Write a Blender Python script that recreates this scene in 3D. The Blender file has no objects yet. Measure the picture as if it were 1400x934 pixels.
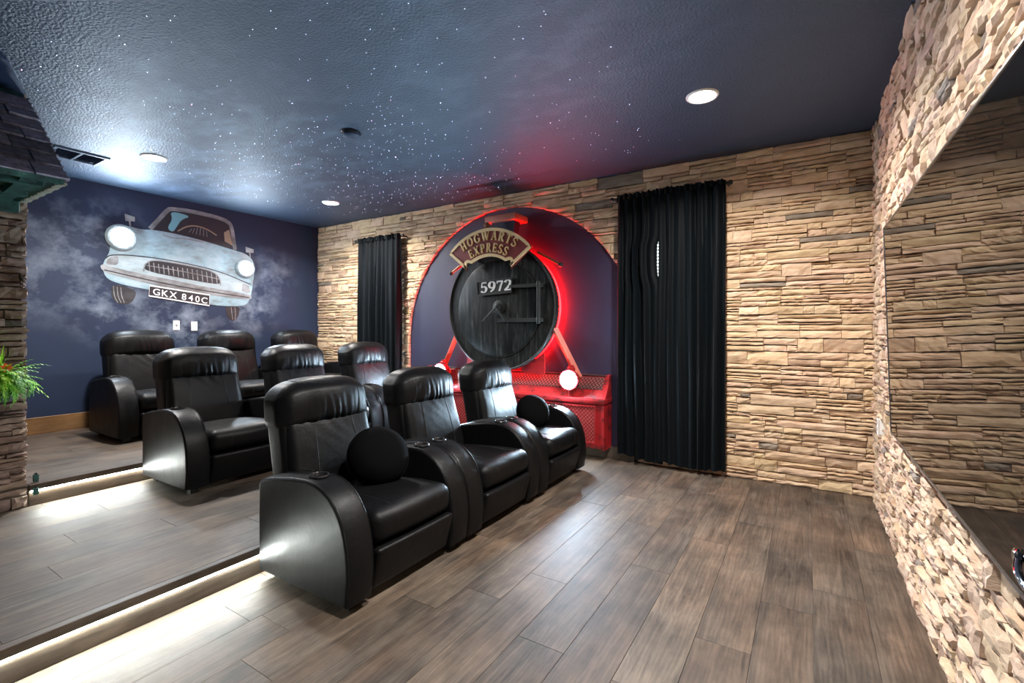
import bpy, bmesh, math, random
from mathutils import Vector, Matrix, noise

# ------------------------------------------------------------------ camera
scene = bpy.context.scene
COL = scene.collection
F, CX, HY, CAMH = 649.0, 700.0, 450.0, 1.395
YAW = math.radians(32.0)
cd = bpy.data.cameras.new('camera'); cam = bpy.data.objects.new('camera', cd); COL.objects.link(cam)
cd.sensor_width = 36.0; cd.lens = F / 1400.0 * 36.0
cd.shift_y = -(467.0 - HY) / 1400.0
cd.clip_start = 0.05
cam.location = (0, 0, CAMH); cam.rotation_euler = (math.pi / 2, 0, YAW)
scene.camera = cam

# ------------------------------------------------------------------ world, exposure
w = bpy.data.worlds.new('world'); scene.world = w; w.use_nodes = True
w.node_tree.nodes['Background'].inputs[0].default_value = (0.02, 0.025, 0.035, 1)
w.node_tree.nodes['Background'].inputs[1].default_value = 0.3
vs = scene.view_settings
vs.view_transform = 'Standard'; vs.look = 'None'; vs.gamma = 1.0; vs.use_curve_mapping = False
vs.exposure = 0.7
DOWN_W = 58.0        # each ceiling downlight, watts
LAMP_E = 470.0        # train headlamp emission
CARLAMP_E = 260.0    # lamps in the painted car
LED_E = 210.0         # step strips
RED_E = 68.0         # red ring

# ------------------------------------------------------------------ pixel helpers (photo 1400x934 -> place)
FW = Vector((-math.sin(YAW), math.cos(YAW), 0)); RT = Vector((math.cos(YAW), math.sin(YAW), 0)); UP = Vector((0, 0, 1))
C0 = Vector((0, 0, CAMH))
def ray(u, v): return FW + RT * ((u - CX) / F) + UP * ((HY - v) / F)
def onX(u, v, X): d = ray(u, v); return C0 + d * (X / d.x)
def onY(u, v, Y): d = ray(u, v); return C0 + d * (Y / d.y)
def onZ(u, v, Z): d = ray(u, v); return C0 + d * ((Z - CAMH) / d.z)
def project(p):
    q = Vector(p) - C0; z = q.dot(FW)
    if z < 0.05: return None
    return CX + F * q.dot(RT) / z, HY - F * q.z / z, z

# ------------------------------------------------------------------ room numbers
XR, XL, YB, YF, ZC = 0.475, -6.84, 4.94, -1.6, 3.05
S1, S2, H1, H2 = -2.67, -4.65, 0.15, 0.30

# ------------------------------------------------------------------ material helpers
def mat(name, col, rough=0.5, metal=0.0, emit=None, es=0.0, **kw):
    m = bpy.data.materials.new(name); m.use_nodes = True
    b = m.node_tree.nodes['Principled BSDF']
    b.inputs['Base Color'].default_value = (*col, 1); b.inputs['Roughness'].default_value = rough; b.inputs['Metallic'].default_value = metal
    if emit: b.inputs['Emission Color'].default_value = (*emit, 1); b.inputs['Emission Strength'].default_value = es
    for k, v in kw.items(): b.inputs[k.replace('_', ' ')].default_value = v
    return m
class NT:
    def __init__(s, m): s.m = m; s.t = m.node_tree; s.b = s.t.nodes['Principled BSDF']
    def n(s, kind, **kw):
        x = s.t.nodes.new('ShaderNode' + kind)
        for k, v in kw.items():
            if hasattr(x, k) and k not in ('Scale',): setattr(x, k, v)
            else: x.inputs[k].default_value = v
        return x
    def l(s, a, b): s.t.links.new(a, b)
    def noise(s, vec, scale, detail=4, rough=0.55):
        x = s.n('TexNoise'); x.inputs['Scale'].default_value = scale; x.inputs['Detail'].default_value = detail; x.inputs['Roughness'].default_value = rough
        if vec is not None: s.l(vec, x.inputs['Vector'])
        return x.outputs['Fac']
    def ramp(s, fac, stops):
        x = s.n('ValToRGB'); e = x.color_ramp.elements
        while len(e) < len(stops): e.new(0.5)
        for i, (p, c) in enumerate(stops): e[i].position = p; e[i].color = (*c, 1) if len(c) == 3 else c
        s.l(fac, x.inputs[0]); return x.outputs[0]
    def math(s, op, a, b=None, clamp=False):
        x = s.n('Math'); x.operation = op; x.use_clamp = clamp
        for i, q in enumerate((a, b)):
            if q is None: continue
            if isinstance(q, (int, float)): x.inputs[i].default_value = q
            else: s.l(q, x.inputs[i])
        return x.outputs[0]
    def mix(s, fac, a, b, mode='MIX'):
        x = s.n('Mix'); x.data_type = 'RGBA'; x.blend_type = mode
        for i, q in ((0, fac), (6, a), (7, b)):
            if isinstance(q, (int, float)): x.inputs[i].default_value = q
            elif isinstance(q, tuple): x.inputs[i].default_value = (*q, 1) if len(q) == 3 else q
            else: s.l(q, x.inputs[i])
        return x.outputs[2]
    def bump(s, h, strength=0.3, dist=0.01, prev=None):
        x = s.n('Bump'); x.inputs['Strength'].default_value = strength; x.inputs['Distance'].default_value = dist
        s.l(h, x.inputs['Height'])
        if prev is not None: s.l(prev, x.inputs['Normal'])
        return x.outputs[0]
    def pos(s): return s.n('NewGeometry').outputs['Position']
    def objc(s): return s.n('TexCoord').outputs['Object']
    def mapping(s, vec, scale=(1, 1, 1), loc=(0, 0, 0), rot=(0, 0, 0)):
        x = s.n('Mapping'); x.inputs['Scale'].default_value = scale; x.inputs['Location'].default_value = loc; x.inputs['Rotation'].default_value = rot
        s.l(vec, x.inputs['Vector']); return x.outputs[0]

def wall_clouds(name, base, cloud, blobs, rough, bump_scale=None, bump_s=0.2, axis_scale=(1, 1, 1), cut=(0.45, 0.75)):
    """navy paint with hand-sprayed pale clouds around the listed points"""
    m = mat(name, base, rough); N = NT(m); p = N.pos()
    nz = N.noise(N.mapping(p, axis_scale), 2.6, 7, 0.62)
    big = N.noise(N.mapping(p, axis_scale, (3, 7, 1)), 1.1, 3, 0.5)
    msk = None
    for (c, r, a) in blobs:
        d = N.n('VectorMath'); d.operation = 'DISTANCE'; N.l(p, d.inputs[0]); d.inputs[1].default_value = c
        q = N.n('MapRange'); q.interpolation_type = 'SMOOTHSTEP'
        q.inputs['From Min'].default_value = r; q.inputs['From Max'].default_value = r * 0.15; q.inputs['To Max'].default_value = a
        N.l(d.outputs['Value'], q.inputs['Value'])
        msk = q.outputs[0] if msk is None else N.math('MAXIMUM', msk, q.outputs[0])
    f = N.n('MapRange'); f.inputs['From Min'].default_value = cut[0]; f.inputs['From Max'].default_value = cut[1]; N.l(nz, f.inputs['Value'])
    fac = N.math('MULTIPLY', f.outputs[0], msk, True)
    base2 = N.mix(big, base, tuple(min(1, c * 1.7) for c in base))
    N.l(N.mix(fac, base2, cloud), N.b.inputs['Base Color'])
    if bump_scale:
        h = N.noise(p, bump_scale, 3, 0.5)
        N.l(N.bump(h, bump_s, 0.01), N.b.inputs['Normal'])
    return m

# ------------------------------------------------------------------ materials
def make_leather():
    m = mat('black_leather', (0.0036, 0.0037, 0.0042), 0.43, Specular_IOR_Level=0.21); N = NT(m); o = N.objc()
    h1 = N.n('TexVoronoi'); h1.inputs['Scale'].default_value = 260; N.l(o, h1.inputs['Vector'])
    h2 = N.noise(o, 9, 4, 0.6)
    b1 = N.bump(h2, 0.35, 0.012); N.l(N.bump(h1.outputs['Distance'], 0.12, 0.002, b1), N.b.inputs['Normal'])
    N.l(N.ramp(N.noise(o, 5, 3), [(0.3, (0.38,) * 3), (0.7, (0.48,) * 3)]), N.b.inputs['Roughness'])
    return m
LEATHER = make_leather()
SEAM = mat('seam_thread', (0.004, 0.004, 0.004), 0.6)
BLACKPL = mat('black_plastic', (0.01, 0.01, 0.01), 0.35)
RIM = mat('cup_rim', (0.015, 0.015, 0.016), 0.22)
VELVET = mat('black_velvet', (0.002, 0.002, 0.0025), 0.9, Specular_IOR_Level=0.06)
def make_curtain():
    m = mat('curtain_velvet', (0.0022, 0.0038, 0.0052), 0.6, Specular_IOR_Level=0.10, Sheen_Weight=0.025, Sheen_Roughness=0.35); N = NT(m)
    h = N.noise(N.mapping(N.pos(), (60, 60, 3)), 1.0, 3)
    N.l(N.bump(h, 0.25, 0.006), N.b.inputs['Normal']); return m
CURTAIN = make_curtain()
def make_stone(name, dark, light, grey):
    m = mat(name, light, 0.85); N = NT(m); p = N.pos()
    a = N.n('Attribute'); a.attribute_name = 'tint'
    nz = N.noise(N.mapping(p, (1, 1, 2.2)), 7, 6, 0.65)
    c = N.ramp(nz, [(0.30, dark), (0.62, light)])
    c = N.mix(1.0, c, a.outputs['Color'], 'MULTIPLY')
    st = N.noise(p, 3.0, 5, 0.6)
    c = N.mix(N.ramp(st, [(0.62, (0, 0, 0)), (0.78, (0.35,) * 3)]), c, grey)
    N.l(c, N.b.inputs['Base Color'])
    h = N.noise(N.mapping(p, (14, 14, 45)), 1.0, 6, 0.65); h2 = N.noise(p, 90, 4, 0.6)
    b = N.bump(h, 0.5, 0.012); N.l(N.bump(h2, 0.25, 0.003, b), N.b.inputs['Normal'])
    return m
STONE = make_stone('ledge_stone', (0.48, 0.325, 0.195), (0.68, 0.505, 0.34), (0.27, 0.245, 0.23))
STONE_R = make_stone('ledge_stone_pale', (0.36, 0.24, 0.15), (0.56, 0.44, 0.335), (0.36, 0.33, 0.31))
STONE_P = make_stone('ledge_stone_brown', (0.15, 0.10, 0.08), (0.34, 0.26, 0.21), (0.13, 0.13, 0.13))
def make_wood(name, dark, light, rough, axis=(9, 0.9, 9), bump=0.1):
    m = mat(name, light, rough); N = NT(m); p = N.pos()
    r = N.n('ObjectInfo').outputs['Random']
    off = N.n('CombineXYZ'); N.l(N.math('MULTIPLY', r, 37.0), off.inputs[0]); N.l(N.math('MULTIPLY', r, 91.0), off.inputs[1])
    v = N.n('VectorMath'); v.operation = 'ADD'; N.l(p, v.inputs[0]); N.l(off.outputs[0], v.inputs[1])
    vec = N.mapping(v.outputs[0], axis)
    wv = N.n('TexNoise'); wv.inputs['Scale'].default_value = 1.6; wv.inputs['Detail'].default_value = 9; wv.inputs['Roughness'].default_value = 0.68; wv.inputs['Distortion'].default_value = 1.6
    N.l(vec, wv.inputs['Vector'])
    fine = N.noise(N.mapping(v.outputs[0], (axis[0] * 8, axis[1] * 4, axis[2] * 8)), 1.0, 6, 0.72)
    patch = N.noise(v.outputs[0], 2.4, 5, 0.62)
    wav = N.n('TexWave'); wav.wave_type = 'BANDS'; wav.bands_direction = 'X'; wav.inputs['Scale'].default_value = 3.2; wav.inputs['Distortion'].default_value = 9.0; wav.inputs['Detail'].default_value = 4; wav.inputs['Detail Scale'].default_value = 1.4
    N.l(N.mapping(v.outputs[0], (axis[0] * 0.55, axis[1] * 0.7, axis[2] * 0.55)), wav.inputs['Vector'])
    f = N.math('ADD', N.math('MULTIPLY', wv.outputs['Fac'], 0.42), N.math('MULTIPLY', fine, 0.22))
    f = N.math('ADD', f, N.math('MULTIPLY', wav.outputs['Fac'], 0.035))
    f = N.math('ADD', f, N.math('MULTIPLY', patch, 0.46))
    c = N.ramp(f, [(0.42, dark), (0.56, tuple(a * 0.62 + b * 0.38 for a, b in zip(dark, light))), (0.73, light)])
    hue = N.noise(N.mapping(v.outputs[0], (2.5, 0.8, 2.5), (5, 9, 2)), 1.6, 3, 0.5)
    c = N.mix(1.0, c, N.ramp(hue, [(0.38, (1.08, 0.98, 0.91)), (0.62, (0.96, 1.0, 1.03))]), 'MULTIPLY')
    c = N.mix(1.0, c, N.ramp(r, [(0, (0.78, 0.78, 0.8)), (1, (1.12, 1.08, 1.04))]), 'MULTIPLY')
    N.l(c, N.b.inputs['Base Color'])
    N.l(N.math('ADD', N.math('MULTIPLY', fine, 0.25), rough - 0.12), N.b.inputs['Roughness'])
    N.b.inputs['Specular IOR Level'].default_value = 0.4
    N.l(N.bump(f, bump, 0.01), N.b.inputs['Normal'])
    return m
PLANK = make_wood('grey_brown_plank', (0.016, 0.0115, 0.0086), (0.158, 0.123, 0.092), 0.55)
RISER = make_wood('riser_wood', (0.03, 0.022, 0.016), (0.12, 0.092, 0.068), 0.45, (9, 0.9, 9))
BASEW = make_wood('oak_baseboard', (0.15, 0.075, 0.03), (0.36, 0.20, 0.085), 0.4, (9, 1.2, 14))
SUBFLOOR = mat('plank_joint', (0.17, 0.15, 0.125), 0.8)
NAVY = wall_clouds('navy_mural_wall', (0.006, 0.015, 0.042), (0.34, 0.42, 0.52),
    [((-6.82, 2.05, 2.35), 0.75, 0.62), ((-6.82, 2.2, 1.75), 0.7, 0.62), ((-6.82, 2.9, 1.55), 0.7, 0.75), ((-6.82, 3.75, 1.75), 0.65, 0.72),
     ((-6.82, 4.1, 2.2), 0.55, 0.45), ((-6.82, 1.5, 2.6), 0.7, 0.4), ((-6.82, 1.6, 1.9), 0.6, 0.45)], 0.65, None, 0.2, (1, 1.5, 1.8), (0.44, 0.78))
CEIL = wall_clouds('night_sky_ceiling', (0.013, 0.026, 0.052), (0.20, 0.28, 0.42),
    [((-4.6, 2.4, 3.05), 2.6, 0.5), ((-1.6, 2.4, 3.05), 1.7, 0.30), ((-5.9, 2.6, 3.05), 1.3, 0.75)], 0.56, 62, 0.8, (1, 1.6, 1), (0.46, 0.85))
CEIL.node_tree.nodes['Principled BSDF'].inputs['Specular IOR Level'].default_value = 0.8
CEIL.node_tree.nodes['Principled BSDF'].inputs['Specular Tint'].default_value = (0.72, 0.86, 1.0, 1)
ARCHBLUE = mat('arch_navy_paint', (0.022, 0.024, 0.058), 0.55)
DARKNAVY = mat('dark_navy_paint', (0.012, 0.030, 0.075), 0.6)
BACKING = mat('wall_backing', (0.10, 0.07, 0.045), 0.9)
WHITEPL = mat('white_plastic', (0.8, 0.8, 0.78), 0.4)
def make_black_iron():
    m = mat('worn_black_paint', (0.012, 0.013, 0.013), 0.42, Specular_IOR_Level=0.22); N = NT(m); o = N.pos()
    s = N.noise(N.mapping(o, (26, 26, 2.2)), 1.0, 5, 0.7)
    N.l(N.ramp(s, [(0.45, (0.007, 0.008, 0.008)), (0.60, (0.028, 0.030, 0.029)), (0.74, (0.13, 0.135, 0.13))]), N.b.inputs['Base Color'])
    N.l(N.bump(s, 0.15, 0.004), N.b.inputs['Normal']); return m
IRON = make_black_iron()
IRON2 = mat('black_iron_bar', (0.028, 0.030, 0.030), 0.45, Specular_IOR_Level=0.3)
def make_red():
    m = mat('worn_red_paint', (0.55, 0.018, 0.02), 0.42); N = NT(m); o = N.pos()
    s = N.noise(o, 9, 5, 0.65)
    N.l(N.ramp(s, [(0.34, (0.07, 0.006, 0.006)), (0.52, (0.33, 0.012, 0.014))]), N.b.inputs['Base Color']); return m
RED = make_red()
def make_diamond(name, base, worn):
    m = mat(name, base, 0.38, 0.3); N = NT(m); p = N.pos()
    def tread(rot, loc):
        v = N.mapping(p, (34, 34, 34), loc, (0, rot, 0))
        fr = N.n('VectorMath'); fr.operation = 'FRACTION'; N.l(v, fr.inputs[0])
        s = N.n('SeparateXYZ'); N.l(fr.outputs[0], s.inputs[0])
        ax = N.math('ABSOLUTE', N.math('SUBTRACT', s.outputs[0], 0.5)); az = N.math('ABSOLUTE', N.math('SUBTRACT', s.outputs[2], 0.5))
        return N.math('MULTIPLY', N.math('LESS_THAN', ax, 0.40), N.math('LESS_THAN', az, 0.14))
    ch = N.n('TexChecker'); ch.inputs['Scale'].default_value = 34; N.l(N.mapping(p, (1, 0, 1), (0, 0.01, 0), (0, math.pi / 4, 0)), ch.inputs['Vector'])
    a = tread(math.pi / 4, (0, 0, 0)); b = tread(math.pi / 4 + math.pi / 2, (0, 0, 0))
    x = N.n('Mix'); x.data_type = 'FLOAT'; N.l(ch.outputs['Fac'], x.inputs[0]); N.l(a, x.inputs[2]); N.l(b, x.inputs[3])
    h = x.outputs[0]
    N.l(N.bump(h, 0.9, 0.006), N.b.inputs['Normal'])
    N.l(N.mix(N.math('MULTIPLY', h, N.noise(p, 12, 4)), base, worn), N.b.inputs['Base Color'])
    return m
DIAM_RED = make_diamond('red_tread_plate', (0.22, 0.008, 0.010), (0.62, 0.20, 0.17))
DIAM_BLK = make_diamond('dark_tread_plate', (0.05, 0.035, 0.035), (0.5, 0.3, 0.26))
GOLD = mat('cream_gold_paint', (0.95, 0.71, 0.36), 0.4)
GOLDL = mat('gold_letter_paint', (0.95, 0.71, 0.34), 0.38)
MAROON = mat('maroon_paint', (0.24, 0.030, 0.028), 0.35)
WHITEP = mat('white_letter_paint', (0.82, 0.83, 0.82), 0.45)
COPPER = mat('copper_rod', (0.25, 0.11, 0.06), 0.4, 0.5)
SALMON = mat('salmon_wood', (0.50, 0.16, 0.11), 0.6)
REDWOOD = mat('strut_red_paint', (0.50, 0.10, 0.06), 0.4)
GLASS_SCR = mat('black_screen_glass', (0.004, 0.004, 0.004), 0.015, 0.0, IOR=1.42)
STEEL = mat('brushed_steel', (0.42, 0.43, 0.44), 0.3, 1.0)
CHROME = mat('chrome', (0.8, 0.82, 0.85), 0.06, 1.0)
LENS_DN = mat('downlight_lens', (0.9, 0.9, 0.9), 0.5, 0, (1.0, 0.96, 0.90), 30.0)
LENS_TR = mat('train_lamp_lens', (0.9, 0.9, 0.9), 0.4, 0, (0.60, 0.82, 1.0), LAMP_E)
LENS_CAR = mat('car_lamp_lens', (0.9, 0.9, 0.9), 0.4, 0, (0.76, 0.88, 1.0), CARLAMP_E)
LED_W = mat('white_led_strip', (0.9, 0.9, 0.9), 0.5, 0, (0.93, 1.0, 0.95), LED_E)
LED_R = mat('red_led_strip', (0.9, 0.1, 0.1), 0.5, 0, (1.0, 0.0012, 0.0016), RED_E)
STARM = mat('star_fibre', (0.9, 0.9, 1), 0.5, 0, (0.62, 0.70, 1.0), 9.0)
STARP = mat('star_fibre_pink', (0.9, 0.7, 0.9), 0.5, 0, (1.0, 0.45, 0.8), 9.0)
DAYPANE = mat('daylit_pane', (0.9, 0.9, 0.9), 0.4, 0, (0.9, 0.97, 1.0), 1.6)
def make_shingle():
    m = mat('slate_shingle', (0.035, 0.033, 0.045), 0.7); N = NT(m); p = N.pos(); r = N.n('ObjectInfo').outputs['Random']
    c = N.ramp(N.noise(p, 22, 6, 0.7), [(0.35, (0.15, 0.155, 0.20)), (0.7, (0.44, 0.45, 0.55))])
    N.l(N.mix(1.0, c, N.ramp(r, [(0, (0.5,) * 3), (1, (1.4, 1.35, 1.4))]), 'MULTIPLY'), N.b.inputs['Base Color'])
    N.l(N.bump(N.noise(p, 60, 5, 0.7), 0.5, 0.006), N.b.inputs['Normal']); return m
SHINGLE = make_shingle()
LITEDGE = mat('lit_shingle_edge', (0.42, 0.42, 0.34), 0.8)  # shingle ends caught by light, the brightness put into the colour
def make_verdigris():
    m = mat('verdigris_wood', (0.03, 0.12, 0.10), 0.6); N = NT(m); p = N.pos()
    N.l(N.ramp(N.noise(p, 14, 6, 0.7), [(0.35, (0.010, 0.040, 0.036)), (0.6, (0.03, 0.13, 0.11)), (0.8, (0.16, 0.36, 0.30))]), N.b.inputs['Base Color']); return m
VERDI = make_verdigris()
def make_car(name, a, b, c):
    m = mat(name, a, 0.5); N = NT(m); p = N.pos()
    n1 = N.noise(N.mapping(p, (1, 1.4, 3.0), (0, 0, 0), (0.15, 0, 0)), 2.6, 6, 0.65)
    N.l(N.ramp(n1, [(0.34, c), (0.48, a), (0.66, b)]), N.b.inputs['Base Color']); return m
CARBLUE = make_car('mural_pale_blue', (0.25, 0.39, 0.46), (0.38, 0.50, 0.56), (0.20, 0.24, 0.25))
CARPALE = make_car('mural_pale_panel', (0.33, 0.42, 0.46), (0.42, 0.50, 0.53), (0.27, 0.33, 0.35))
CARGREY = make_car('mural_chrome_grey', (0.20, 0.21, 0.22), (0.34, 0.36, 0.37), (0.11, 0.105, 0.10))
CARDARK = mat('mural_dark', (0.014, 0.014, 0.02), 0.5)
CARTEAL = mat('mural_teal', (0.16, 0.40, 0.46), 0.5)
CARTAN = mat('mural_tan', (0.30, 0.22, 0.15), 0.5)
TYRE = make_car('mural_tyre', (0.022, 0.022, 0.026), (0.045, 0.045, 0.05), (0.012, 0.012, 0.014))
GREENL = mat('fern_green', (0.16, 0.50, 0.02), 0.5)
GREEND = mat('fern_dark_green', (0.07, 0.28, 0.015), 0.5)
GREENB = mat('blade_green', (0.30, 0.60, 0.03), 0.5)
for gm in (GREENL, GREEND, GREENB):
    gm.node_tree.nodes['Principled BSDF'].inputs['Transmission Weight'].default_value = 0.0
FLOWER = mat('orange_red_petal', (0.75, 0.07, 0.02), 0.5)
POTM = mat('dark_planter', (0.03, 0.045, 0.035), 0.6)

# ------------------------------------------------------------------ object helpers
def tag(o, label=None, cat=None, group=None, kind=None):
    if label: o['label'] = label
    if cat: o['category'] = cat
    if group: o['group'] = group
    if kind: o['kind'] = kind
    return o
def link(o, parent=None):
    COL.objects.link(o)
    if parent is not None: o.parent = parent
    return o
def empty(name, loc=(0, 0, 0)):
    o = bpy.data.objects.new(name, None); o.empty_display_size = 0.05; o.location = loc; return link(o)
def mesh_obj(name, me, m, parent=None, smooth=None, world=True):
    """vertices given in world space; under a moved parent they are shifted back"""
    if m is not None: me.materials.append(m)
    o = bpy.data.objects.new(name, me); link(o, parent)
    if parent is not None and world:
        off = Vector((0, 0, 0)); q = parent
        while q is not None: off += q.location; q = q.parent
        if off.length > 0: me.transform(Matrix.Translation(-off))
    if smooth is not None:
        if smooth is True: me.polygons.foreach_set('use_smooth', [True] * len(me.polygons))
        else: me.polygons.foreach_set('use_smooth', [True] * len(me.polygons)); me.set_sharp_from_angle(angle=math.radians(smooth))
    return o
def from_bm(name, bm, m, parent=None, smooth=None, world=True):
    me = bpy.data.meshes.new(name); bm.normal_update(); bm.to_mesh(me); bm.free()
    return mesh_obj(name, me, m, parent, smooth, world)
def from_py(name, v, f, m, parent=None, smooth=None, world=True):
    me = bpy.data.meshes.new(name); me.from_pydata([tuple(x) for x in v], [], f); me.update()
    return mesh_obj(name, me, m, parent, smooth, world)
def bm_box(bm, lo, hi, bev=0.0, seg=1):
    r = bmesh.ops.create_cube(bm, size=1.0)
    vs_ = r['verts']
    for v in vs_: v.co = Vector([lo[i] + (v.co[i] + 0.5) * (hi[i] - lo[i]) for i in range(3)])
    if bev > 0:
        es = list({e for v in vs_ for e in v.link_edges})
        bmesh.ops.bevel(bm, geom=es, offset=bev, segments=seg, affect='EDGES', profile=0.5)
def box(name, lo, hi, m, parent=None, bev=0.0, seg=1, world=True):
    bm = bmesh.new(); bm_box(bm, lo, hi, bev, seg); return from_bm(name, bm, m, parent, 40 if bev and seg > 1 else None, world)
def bm_tube(bm, pts, r, n=8, closed=False, caps=True):
    pts = [Vector(p) for p in pts]; k = len(pts); rings = []
    ref = None
    for i, p in enumerate(pts):
        a = pts[(i - 1) % k] if (closed or i > 0) else p; b = pts[(i + 1) % k] if (closed or i < k - 1) else p
        t = (b - a).normalized()
        if ref is None: ref = Vector((0, 0, 1)) if abs(t.z) < 0.9 else Vector((1, 0, 0))
        x = (ref - t * ref.dot(t)).normalized(); ref = x; y = t.cross(x)
        rr = r[i] if isinstance(r, (list, tuple)) else r
        rings.append([bm.verts.new(p + x * rr * math.cos(2 * math.pi * j / n) + y * rr * math.sin(2 * math.pi * j / n)) for j in range(n)])
    for i in range(k if closed else k - 1):
        A, B = rings[i], rings[(i + 1) % k]
        for j in range(n): bm.faces.new((A[j], A[(j + 1) % n], B[(j + 1) % n], B[j]))
    if caps and not closed: bm.faces.new(list(reversed(rings[0]))); bm.faces.new(rings[-1])
def tube(name, pts, r, m, parent=None, n=8, closed=False, world=True):
    bm = bmesh.new(); bm_tube(bm, pts, r, n, closed); bmesh.ops.recalc_face_normals(bm, faces=bm.faces[:]); return from_bm(name, bm, m, parent, 50, world)
def lathe(name, prof, centre, axis, m, parent=None, n=48, smooth=35, world=True):
    """prof: list of (radius, distance along axis)"""
    axis = Vector(axis).normalized(); a = Vector((0, 0, 1)) if abs(axis.z) < 0.9 else Vector((1, 0, 0))
    x = (a - axis * a.dot(axis)).normalized(); y = axis.cross(x); c = Vector(centre); v = []; f = []
    for (r, h) in prof:
        for j in range(n):
            t = 2 * math.pi * j / n; v.append(c + axis * h + (x * math.cos(t) + y * math.sin(t)) * max(r, 1e-4))
    for i in range(len(prof) - 1):
        for j in range(n): f.append((i * n + j, i * n + (j + 1) % n, (i + 1) * n + (j + 1) % n, (i + 1) * n + j))
    if prof[0][0] > 1e-3: f.append(tuple(reversed(range(n))))
    if prof[-1][0] > 1e-3: f.append(tuple(range((len(prof) - 1) * n, len(prof) * n)))
    return from_py(name, v, f, m, parent, smooth, world)
def plate(name, pts, nrm, th, m, parent=None, bev=0.0):
    """flat polygon (3D points) with thickness th along nrm"""
    nrm = Vector(nrm); bm = bmesh.new()
    a = [bm.verts.new(Vector(p)) for p in pts]; b = [bm.verts.new(Vector(p) + nrm * th) for p in pts]
    k = len(a)
    bm.faces.new(list(reversed(a))); bm.faces.new(b)
    for i in range(k): bm.faces.new((a[i], a[(i + 1) % k], b[(i + 1) % k], b[i]))
    bmesh.ops.recalc_face_normals(bm, faces=bm.faces[:])
    return from_bm(name, bm, m, parent)
def ribbon(name, pts, w, nrm, th, m, parent=None, closed=False):
    """flat band of width w following the 3D points on a plane of normal nrm"""
    nrm = Vector(nrm).normalized(); pts = [Vector(p) for p in pts]; k = len(pts); bm = bmesh.new(); rows = []
    for i, p in enumerate(pts):
        a = pts[(i - 1) % k] if (closed or i > 0) else p; b = pts[(i + 1) % k] if (closed or i < k - 1) else p
        t = (b - a).normalized(); s = nrm.cross(t)
        ww = w[i] if isinstance(w, (list, tuple)) else w
        rows.append([bm.verts.new(q) for q in (p - s * ww / 2, p + s * ww / 2, p + s * ww / 2 + nrm * th, p - s * ww / 2 + nrm * th)])
    for i in range(k if closed else k - 1):
        A, B = rows[i], rows[(i + 1) % k]
        for j in range(4): bm.faces.new((A[j], A[(j + 1) % 4], B[(j + 1) % 4], B[j]))
    if not closed: bm.faces.new(list(reversed(rows[0]))); bm.faces.new(rows[-1])
    bmesh.ops.recalc_face_normals(bm, faces=bm.faces[:])
    return from_bm(name, bm, m, parent)
def copy_tree(o, parent=None):
    c = o.copy(); COL.objects.link(c); c.parent = parent
    for ch in list(o.children): copy_tree(ch, c)
    return c

# ================================================================== THE ROOM
floor = box('floor', (S1 - 0.02, YF, -0.12), (XR + 0.1, YB + 0.1, -0.006), SUBFLOOR); tag(floor, kind='structure')
plat1 = box('floor_middle_step', (S2 - 0.02, YF, -0.12), (S1, YB + 0.1, H1 - 0.006), RISER); tag(plat1, kind='structure')
plat2 = box('floor_upper_step', (XL - 0.1, YF, -0.12), (S2, YB + 0.1, H2 - 0.006), RISER); tag(plat2, kind='structure')
ceiling = box('ceiling', (XL - 0.1, YF - 0.1, ZC), (XR + 0.15, YB + 0.12, ZC + 0.1), CEIL); tag(ceiling, kind='structure')
wall_left = box('wall_left', (XL - 0.1, YF, H2 - 0.05), (XL + 0.02, YB + 0.1, ZC), NAVY); tag(wall_left, kind='structure')
wall_back = box('wall_back', (XL - 0.1, YB, -0.1), (XR + 0.15, YB + 0.12, ZC), BACKING); tag(wall_back, kind='structure')
wall_right = box('wall_right', (XR, YF, -0.1), (XR + 0.12, YB, ZC), BACKING); tag(wall_right, kind='structure')
wall_front = box('wall_front', (XL - 0.1, YF - 0.1, -0.1), (XR + 0.15, YF, ZC), DARKNAVY); tag(wall_front, kind='structure')
wall_booth = box('wall_booth', (XL + 0.03, YF, H1), (-4.68, 1.0, ZC), BACKING); tag(wall_booth, kind='structure')

# ---- planks (rows run along Y)
def planks(parent, x0, x1, y0, y1, z, width, seed):
    rnd = random.Random(seed); x = x1
    while x > x0 + 0.005:
        xa = max(x0, x - width); y = y1 + rnd.uniform(0, 1.2) * 0 - rnd.uniform(0.05, 1.45)
        cuts = [y1]
        while y > y0: cuts.append(y); y -= 1.52
        cuts.append(y0)
        for b, a in zip(cuts, cuts[1:]):
            if b - a < 0.01: continue
            g = 0.0008
            lo = (xa + g, a + g, z - 0.006); hi = (x - g, b - g, z)
            v = [(lo[0], lo[1], lo[2]), (hi[0], lo[1], lo[2]), (hi[0], hi[1], lo[2]), (lo[0], hi[1], lo[2])]
            e = 0.0008
            v += [(lo[0], lo[1], z - e), (hi[0], lo[1], z - e), (hi[0], hi[1], z - e), (lo[0], hi[1], z - e)]
            v += [(lo[0] + e, lo[1] + e, z), (hi[0] - e, lo[1] + e, z), (hi[0] - e, hi[1] - e, z), (lo[0] + e, hi[1] - e, z)]
            f = []
            for k in (0, 4):
                for j in range(4): f.append((k + j, k + (j + 1) % 4, k + 4 + (j + 1) % 4, k + 4 + j))
            f.append((8, 9, 10, 11))
            from_py('plank', v, f, PLANK, parent)
        x -= width
planks(floor, S1 + 0.012, XR, -0.5, YB, 0.0, 0.228, 1)
planks(plat1, S2 + 0.012, S1 - 0.03, -0.5, YB, H1, 0.228, 2)
planks(plat2, XL + 0.02, S2 - 0.03, 1.0, YB, H2, 0.228, 3)

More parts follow.
